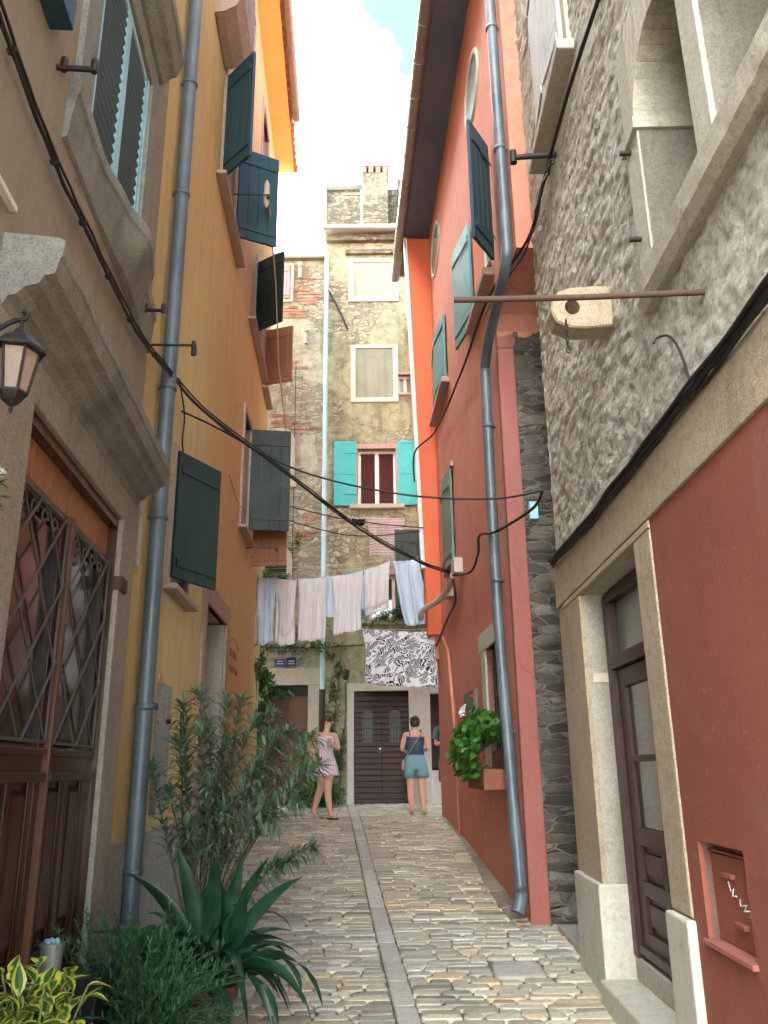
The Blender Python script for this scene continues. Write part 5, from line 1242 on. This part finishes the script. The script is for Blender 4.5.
cloud('climbing_vine', 'dense green climbing vine on the corner of the yellow house', [(-2.18, 13.6, 3.2, .24, .25, .3), (-2.08, 13.75, 2.95, .24, .25, .26), (-2.1, 13.75, 2.55, .22, .25, .35), (-2.1, 13.7, 2.0, .16, .2, .4), (-2.1, 13.75, 1.5, .2, .25, .35), (-2.12, 14.1, 3.12, .2, .3, .12), (-1.75, 13.9, 2.8, .2, .2, .08), (-2.03, 12.9, 3.1, .10, .35, .16), (-2.0, 13.0, 2.35, .06, .3, .12)],
      5200, .075, 'ivy', 'vine', [[V((-2.1, 13.8, .95)), V((-2.12, 13.75, 2)), V((-2.1, 13.7, 3.3))], [V((-2.1, 13.7, 2.4)), V((-2.05, 13.2, 2.6)), V((-2.0, 12.8, 3.1))]])
cloud('trailing_creeper', 'creeper trailing along the wall under the towels', [(-1.9, 14.8, 3.7, .45, .15, .12), (-1.25, 14.8, 3.72, .45, .12, .10), (-1.55, 14.8, 3.9, .2, .1, .12), (-1.0, 14.85, 3.55, .12, .08, .15)], 900, .06, 'ivy', 'creeper')
cloud('round_bush', 'rounded green bush between the brown door and the dark plank door', [(-1.25, 14.55, 1.25, .42, .3, .30), (-1.0, 14.5, 1.2, .32, .26, .26), (-1.15, 14.7, 1.6, .3, .22, .35), (-1.42, 14.65, 1.95, .14, .15, .35), (-1.5, 14.5, 1.25, .25, .25, .25)], 4200, .055, 'geran', 'bush', [[V((-1.2, 14.6, .95)), V((-1.2, 14.6, 1.5))]], tint=(.8, .8, .9))
cloud('wall_climber', 'thin climber growing up beside the dark downpipe', [(-.98, 14.88, 2.35, .12, .08, .45), (-.92, 14.88, 2.95, .13, .08, .3), (-.85, 14.9, 3.3, .10, .07, .15), (-.78, 14.88, 2.0, .08, .06, .4), (-.9, 14.8, 1.7, .2, .12, .3)], 1100, .055, 'ivy', 'climber',
      [[V((-.9, 14.92, .95)), V((-.95, 14.93, 2)), V((-.85, 14.93, 3.1)), V((-.8, 14.94, 3.7))], [V((-.85, 14.94, .95)), V((-.78, 14.94, 1.9)), V((-.72, 14.94, 2.6)), V((-.75, 14.94, 3.4))]])
cloud('window_plant', 'bright green plant at the arched window of the low house', [(-2.0, 14.75, 4.95, .26, .14, .13), (-2.15, 14.7, 5.02, .15, .12, .12)], 420, .08, 'geran', tint=(1.3, 1.25, 1))
cloud('sill_plant', 'low green plant along the sill above the leaf print sheet', [(.05, 14.78, 4.26, .40, .12, .15), (.3, 14.75, 4.3, .2, .12, .12), (-.35, 14.8, 4.1, .2, .08, .08)], 700, .06, 'ivy')
cloud('wall_sprig', 'small yellow-green sprig high on the low house wall', [(-1.62, 14.9, 5.75, .08, .08, .14), (-1.7, 14.9, 5.6, .12, .08, .05)], 90, .06, 'ivy', tint=(1.6, 1.5, .8))
mb = MB()

# ================================================================== people
def body(name, joints, bones, label, parent_mat, hands, face=None, scale=.88, origin=(0, 0, 0), rot=0):
    """One continuous skinned body. joints: name -> (x, y, z, r). Returns the body mesh object, with the place of its feet at the origin."""
    names = list(joints); idx = {k: i for i, k in enumerate(names)}
    me = bpy.data.meshes.new(name); me.from_pydata([joints[k][:3] for k in names], [(idx[a], idx[b]) for a, b in bones], [])
    o = bpy.data.objects.new(name, me); C.objects.link(o)
    sk = o.modifiers.new('skin', 'SKIN'); sk.use_smooth_shade = True
    sv = me.skin_vertices[0].data
    for k in names:
        r = joints[k][3]; sv[idx[k]].radius = (r if not isinstance(r, tuple) else r[0], r if not isinstance(r, tuple) else r[1]); sv[idx[k]].use_root = (k == 'pelvis')
    ss = o.modifiers.new('sub', 'SUBSURF'); ss.levels = 2; ss.render_levels = 2
    bpy.context.view_layer.update(); dg = bpy.context.evaluated_depsgraph_get()
    m2 = bpy.data.meshes.new_from_object(o.evaluated_get(dg)); bpy.data.objects.remove(o)
    mb = MB(); mb.add([v.co for v in m2.vertices], [tuple(p.vertices) for p in m2.polygons], 0, None, True)
    for (w, d, side) in hands:                 # palm, four unequal fingers, thumb
        w, d, side = V(w), V(d).normalized(), V(side).normalized(); nn = d.cross(side)
        mb.tube([w, w+d*.03, w+d*.07, w+d*.085], [.022, .03, .034, .026], 8)
        for i, L_ in enumerate((.062, .075, .070, .052)):
            b = w + d*.075 + side*(.024 - .016*i); mb.tube([b, b+d*L_*.45+nn*.004, b+d*L_*.75+nn*.016, b+d*L_*.95+nn*.030], [.0085, .0082, .0075, .005], 6)
        b = w + d*.03 + side*.028; mb.tube([b, b+side*.022+d*.02+nn*.01, b+side*.03+d*.05+nn*.02], [.011, .0095, .006], 6)
    if face:
        c, f, r = V(face[0]), V(face[1]).normalized(), face[2]; s_ = f.cross(Z).normalized()
        mb.tube([c + f*r*.93 + Z*r*.08, c + f*r*1.12 - Z*r*.22, c + f*r*1.0 - Z*r*.28], [.008, .014, .010], 6)          # nose
        for sg in (-1, 1): mb.tube([c + s_*sg*r*.80 + Z*r*.05, c + s_*sg*r*.93, c + s_*sg*r*.86 - Z*r*.25], [.010, .020, .008], 6)   # ears
        mb.tube([c + f*r*.90 - Z*r*.52 - s_*.022, c + f*r*.97 - Z*r*.54, c + f*r*.90 - Z*r*.52 + s_*.022], [.004, .008, .004], 6, m=1)
        for sg in (-1, 1):
            mb.tube([c + f*r*.88 + s_*sg*.030 + Z*.006, c + f*r*.97 + s_*sg*.030 + Z*.006], [.012, .006], 6, m=2)
            mb.tube([c + f*r*.92 + s_*sg*.045 + Z*.028, c + f*r*.98 + s_*sg*.03 + Z*.034, c + f*r*.98 + s_*sg*.014 + Z*.030], .0045, 5, m=2)
    xf = Matrix.Translation(V(origin)) @ Matrix.Rotation(rot, 4, 'Z') @ Matrix.Scale(scale, 4)
    mb.v = [tuple(xf @ V(v)) for v in mb.v]
    lip = paint(name + '_lip', (.45, .12, .10), .5)
    ob = mb.build(name, [parent_mat, lip, M['hair']], recalc=True); tag(ob, label, 'person'); return ob, xf
def ell(mb, xf, rings, m=0, n=20, wob=0, cap=True):
    R_ = []
    for (x, y, z, rx, ry) in rings:
        R_.append([xf @ V((x + rx*cos(t)*(1 + wob*sin(6*t + z*3)), y + ry*sin(t)*(1 + wob*sin(5*t)), z)) for t in [2*pi*i/n for i in range(n)]])
    mb.loft(R_, m, cap, True)
def tubx(mb, xf, pts, r, n=10, m=0):
    sc = .88; mb.tube([xf @ V(p) for p in pts], [q*sc for q in r] if isinstance(r, (list, tuple)) else r*sc, n, m)
BON = [('pelvis','spine'), ('spine','chest'), ('chest','neck'), ('neck','head1'), ('head1','head2'), ('chest','shL'), ('shL','elL'), ('elL','wrL'), ('chest','shR'), ('shR','elR'), ('elR','wrR'),
       ('pelvis','hipL'), ('hipL','knL'), ('knL','calfL'), ('calfL','anL'), ('anL','toL'), ('pelvis','hipR'), ('hipR','knR'), ('knR','calfR'), ('calfR','anR'), ('anR','toR')]
# woman in the pink-white dress, mid-stride, looking to the right
ox, oy = -.93, 12.95; oz = zg(oy)
J = {'pelvis': (0,0,.93,(.125,.10)), 'spine': (0,0,1.10,(.105,.085)), 'chest': (.005,0,1.29,(.125,.09)), 'neck': (.01,0,1.44,.045), 'head1': (.03,-.01,1.51,.062), 'head2': (.045,-.02,1.60,.078),
     'shL': (-.16,.0,1.38,.058), 'elL': (-.245,.05,1.13,.046), 'wrL': (-.17,-.10,1.00,.023), 'shR': (.165,-.01,1.37,.058), 'elR': (.22,-.02,1.12,.046), 'wrR': (.15,-.20,1.18,.023),
     'hipL': (-.085,0,.86,.11), 'knL': (-.07,.02,.50,.070), 'calfL': (-.14,.11,.34,.066), 'anL': (-.21,.19,.10,.040), 'toL': (-.12,.10,.03,.036),
     'hipR': (.085,0,.86,.11), 'knR': (.05,-.10,.50,.070), 'calfR': (.06,-.11,.34,.066), 'anR': (.10,-.13,.08,.040), 'toR': (.21,-.20,.03,.036)}
ob, xf = body('person', J, BON, 'woman in a short strapless pink and white dress walking and looking right', M['sknA'],
    [((-.17,-.10,1.00), (.5,-.6,-.2), (0,0,1)), ((.15,-.20,1.18), (-.6,-.4,.4), (0,-.2,1))], ((.045,-.025,1.585), (.85,-.5,-.02), .085), origin=(ox, oy, oz))
mb = MB(); ell(mb, xf, [(.0,-.005,1.34,.150,.108), (.0,-.012,1.28,.158,.128), (0,0,1.18,.142,.108), (0,0,1.08,.128,.098), (0,0,.98,.160,.122), (0,0,.88,.195,.150), (.0,0,.78,.215,.170), (.01,0,.70,.235,.185), (.01,0,.695,.22,.17), (0,0,.80,.18,.14)], wob=.03, cap=False)
mb.build('dress', M['dress'], ob)
mb = MB(); ell(mb, xf, [(-.01,.03,1.48,.035,.035), (.0,.028,1.53,.070,.068), (.012,.018,1.60,.084,.084), (.028,.006,1.655,.084,.082), (.038,0,1.69,.052,.052), (.04,0,1.70,.01,.01)])
tubx(mb, xf, [(-.03,.05,1.64), (-.075,.08,1.60), (-.085,.09,1.50), (-.08,.08,1.42), (-.06,.07,1.35)], [.03,.035,.032,.026,.008]); mb.build('hair', M['hair'], ob)
mb = MB()
for (x, y, a) in ((-.12, .15, .9), (.14, -.16, .7)):
    dx, dy = cos(a)*1, -sin(a)
    ring_ = lambda z, f: [xf @ V((x + dx*.13*f*cos(t) - dy*.045*f*sin(t), y + dy*.13*f*cos(t) + dx*.045*f*sin(t), z)) for t in [2*pi*i/14 for i in range(14)]]
    mb.loft([ring_(-.0, 1), ring_(.022, 1)], 0, True, False)
mb.build('sandals', M['hair'], ob)
mb = MB(); p = xf @ V((.075,-.26,1.23)); mb.box(p, V((.9,-.4,0)).normalized(), V((.4,.9,0)).normalized(), V((.2,0,1)).normalized(), -.034, .034, -.005, .005, -.06, .065)
tag(mb.build('mobile_phone', M['beige'], bevel=.003), 'pale mobile phone held in the hand of the woman in the dress', 'phone')
# woman seen from behind
ox, oy = .44, 13.15; oz = zg(oy)
J = {'pelvis': (0,0,.90,(.13,.105)), 'spine': (0,0,1.07,(.11,.085)), 'chest': (0,0,1.27,(.13,.09)), 'neck': (0,-.005,1.42,.046), 'head1': (0,.01,1.48,.062), 'head2': (0,.02,1.56,.080),
     'shL': (-.175,0,1.36,.058), 'elL': (-.235,.02,1.10,.046), 'wrL': (-.16,.22,1.05,.023), 'shR': (.175,0,1.36,.058), 'elR': (.235,.02,1.10,.046), 'wrR': (.16,.22,1.08,.023),
     'hipL': (-.09,0,.84,.115), 'knL': (-.09,0,.48,.072), 'calfL': (-.09,-.015,.33,.070), 'anL': (-.085,0,.08,.040), 'toL': (-.09,.12,.03,.028),
     'hipR': (.09,0,.84,.115), 'knR': (.10,0,.48,.072), 'calfR': (.11,-.015,.33,.070), 'anR': (.12,0,.08,.040), 'toR': (.16,.11,.03,.028)}
ob, xf = body('person', J, BON, 'woman seen from behind in a navy top and pale blue shorts', M['sknA'],
    [((-.16,.22,1.05), (.6,.7,.1), (0,.2,1)), ((.16,.22,1.08), (-.6,.7,.2), (0,.2,1))], ((0,.025,1.545), (0,1,0), .085), origin=(ox, oy, oz))
mb = MB(); ell(mb, xf, [(0,.0,1.30,.155,.115), (0,0,1.24,.160,.122), (0,0,1.12,.142,.108), (0,0,1.02,.150,.118), (0,0,.99,.150,.118)], cap=False)
for sx in (-.09, .09): tubx(mb, xf, [(sx,-.10,1.29), (sx*1.1,-.07,1.38), (sx*1.1,0,1.415), (sx,.08,1.36), (sx,.11,1.28)], .009, 6)
mb.build('top', M['navycloth'], ob)
mb = MB(); ell(mb, xf, [(0,0,1.02,.140,.112), (0,0,.94,.172,.135), (0,-.01,.85,.192,.150), (0,-.01,.80,.197,.150), (0,-.01,.755,.19,.140)], cap=True)
for sx in (-.1, .105): ell(mb, xf, [(sx,-.005,.84,.095,.13), (sx,0,.72,.108,.125), (sx*1.04,0,.62,.112,.125), (sx*1.04,0,.625,.10,.11)], cap=True, wob=.02)
mb.build('shorts', M['shortsblue'], ob)
mb = MB(); ell(mb, xf, [(0,-.01,1.46,.035,.03), (0,-.005,1.50,.080,.07), (0,-.005,1.57,.094,.092), (0,0,1.63,.078,.08), (0,0,1.662,.03,.035)])
tubx(mb, xf, [(0,-.06,1.60), (0,-.10,1.62), (0,-.13,1.63), (0,-.145,1.63)], [.02,.045,.035,.01], 10); mb.build('hair', M['hair'], ob)
mb = MB()
for x in (-.085, .13):
    ring_ = lambda z, f: [xf @ V((x + .045*f*cos(t), .05 + .13*f*sin(t), z)) for t in [2*pi*i/14 for i in range(14)]]
    mb.loft([ring_(0, 1), ring_(.02, 1)], 0, True, False)
mb.build('sandals', M['beige'], ob)
mb = MB(); tubx(mb, xf, [(.13,.06,1.415), (.135,-.02,1.42), (.08,-.105,1.33), (-.02,-.128,1.18), (-.11,-.13,1.05), (-.185,-.08,.94), (-.2,0,.90)], .008, 6)
bag = mb.build('strap', M['beige'])
t = thing('shoulder_bag', 'small pale beige bag slung at the left hip of the woman seen from behind', 'bag'); bag.parent = t
mb = MB(); ell(mb, xf, [(-.215,-.02,.74,.025,.06), (-.22,-.02,.76,.035,.085), (-.22,-.02,.88,.032,.08), (-.215,-.02,.92,.02,.06)]); mb.build('bag_body', M['beige'], t)
# man mostly hidden by the red corner
ox, oy = 1.00, 13.85; oz = zg(oy)
J = {'pelvis': (0,0,.95,(.13,.11)), 'spine': (0,0,1.12,(.125,.10)), 'chest': (0,0,1.34,(.145,.105)), 'neck': (0,0,1.50,.052), 'head1': (0,-.01,1.57,.068), 'head2': (0,-.015,1.66,.085),
     'shL': (-.19,0,1.43,.055), 'elL': (-.23,.02,1.15,.042), 'wrL': (-.12,-.2,1.18,.027), 'shR': (.19,0,1.43,.055), 'elR': (.24,0,1.14,.042), 'wrR': (.14,-.2,1.15,.027),
     'hipL': (-.1,0,.88,.095), 'knL': (-.1,0,.50,.062), 'calfL': (-.1,.01,.35,.058), 'anL': (-.1,0,.08,.036), 'toL': (-.12,-.13,.03,.032),
     'hipR': (.1,0,.88,.095), 'knR': (.1,0,.50,.062), 'calfR': (.1,.01,.35,.058), 'anR': (.1,0,.08,.036), 'toR': (.12,-.13,.03,.032)}
ob, xf = body('person', J, BON, 'person in grey tee and khaki shorts half hidden by the red corner', M['sknA'],
    [((-.12,-.2,1.18), (.5,-.5,.4), (0,0,1)), ((.14,-.2,1.15), (-.5,-.5,.4), (0,0,1))], ((0,-.02,1.645), (0,-1,0), .09), origin=(ox, oy, oz))
mb = MB(); ell(mb, xf, [(0,0,1.50,.07,.06), (0,0,1.46,.15,.09), (0,0,1.38,.18,.125), (0,0,1.2,.165,.125), (0,0,.98,.172,.135), (0,0,.96,.165,.13)])
for sg in (-1, 1): tubx(mb, xf, [(sg*.13,0,1.44), (sg*.195,0,1.42), (sg*.225,.005,1.30), (sg*.235,.01,1.24)], [.05,.072,.066,.066])
mb.build('tee_shirt', M['greytee'], ob)
mb = MB(); ell(mb, xf, [(0,0,1.0,.155,.125), (0,0,.88,.18,.14), (0,0,.82,.185,.14)])
for sg in (-1, 1): ell(mb, xf, [(sg*.1,0,.86,.095,.125), (sg*.1,0,.5,.095,.105), (sg*.1,0,.49,.085,.095)])
mb.build('shorts', M['khaki'], ob)
mb = MB(); ell(mb, xf, [(0,.01,1.60,.075,.07), (0,.01,1.67,.096,.095), (0,0,1.73,.08,.085), (0,0,1.76,.03,.03)]); mb.build('hair', M['hair'], ob)
mb = MB()
for sg in (-1, 1):
    ring_ = lambda z, f: [xf @ V((sg*.11 + .05*f*cos(t), -.06 + .14*f*sin(t), z)) for t in [2*pi*i/14 for i in range(14)]]
    mb.loft([ring_(0, 1), ring_(.03, 1), ring_(.07, .7)], 0, True, False)
mb.build('shoes', M['hair'], ob)

# ================================================================== camera, light, sky
sc = bpy.context.scene
F_, PITCH, ROLL = 820.0, math.atan(256/820), .0122
cd = bpy.data.cameras.new('camera'); cam = bpy.data.objects.new('camera', cd); C.objects.link(cam)
cd.sensor_fit = 'VERTICAL'; cd.sensor_height = 24; cd.lens = F_/1024*24; cd.clip_start = .05; cd.clip_end = 500
f = V((0, cos(PITCH), sin(PITCH))); r = V((1, 0, 0)); u = r.cross(f)
r2 = r*cos(ROLL) - u*sin(ROLL); u2 = u*cos(ROLL) + r*sin(ROLL)
R3 = Matrix((r2, u2, -f)).transposed(); cam.matrix_world = Matrix.Translation(V((0, 0, 1.6))) @ R3.to_4x4()
sc.camera = cam
SUN_EL, SUN_AZ = radians(44), radians(-97 + 17)     # azimuth measured clockwise from +Y; the sun stands over the roofs on the left
sd = V((sin(SUN_AZ)*cos(SUN_EL), cos(SUN_AZ)*cos(SUN_EL), sin(SUN_EL)))
sl = bpy.data.lights.new('sun', 'SUN'); sl.energy = 5.0; sl.angle = radians(.6); sl.color = (1, .93, .82)
so = bpy.data.objects.new('sun', sl); C.objects.link(so); so.rotation_euler = sd.to_track_quat('Z', 'Y').to_euler()
w = bpy.data.worlds.new('World'); sc.world = w; w.use_nodes = True; nt = w.node_tree; bg = nt.nodes['Background']
sky = nt.nodes.new('ShaderNodeTexSky'); sky.sky_type = 'NISHITA'; sky.sun_disc = False; sky.sun_elevation = SUN_EL; sky.sun_rotation = SUN_AZ
sky.altitude = 0; sky.air_density = 1.0; sky.dust_density = .9; sky.ozone_density = 1.2
n = N(nt); tc = nt.nodes.new('ShaderNodeTexCoord')
mp = nt.nodes.new('ShaderNodeMapping'); mp.inputs['Scale'].default_value = (1, 1, 1.6); nt.links.new(tc.outputs['Generated'], mp.inputs['Vector'])
cl = n.noise(mp.outputs[0], 1.7, 7, .55, .3)
sp = nt.nodes.new('ShaderNodeSeparateXYZ'); nt.links.new(tc.outputs['Generated'], sp.inputs[0])
low = n.math('ADD', cl, n.math('MULTIPLY', n.math('SUBTRACT', .55, n.math('ADD', sp.outputs[2], n.math('MULTIPLY', sp.outputs[0], 2.2))), .8))
colr = n.mix(n.ramp(low, [(.31, 0), (.68, 1)]), n.mix(1.0, sky.outputs[0], (.36, .48, .50), 'MULTIPLY'), (12.3, 12.8, 12.6))
nt.links.new(colr, bg.inputs['Color']); bg.inputs['Strength'].default_value = .15
sc.view_settings.view_transform = 'Standard'; sc.view_settings.look = 'None'; sc.view_settings.gamma = 1; sc.view_settings.exposure = 3.55
sc.render.engine = 'CYCLES'; sc.cycles.max_bounces = 12; sc.cycles.diffuse_bounces = 9; sc.cycles.use_denoising = True
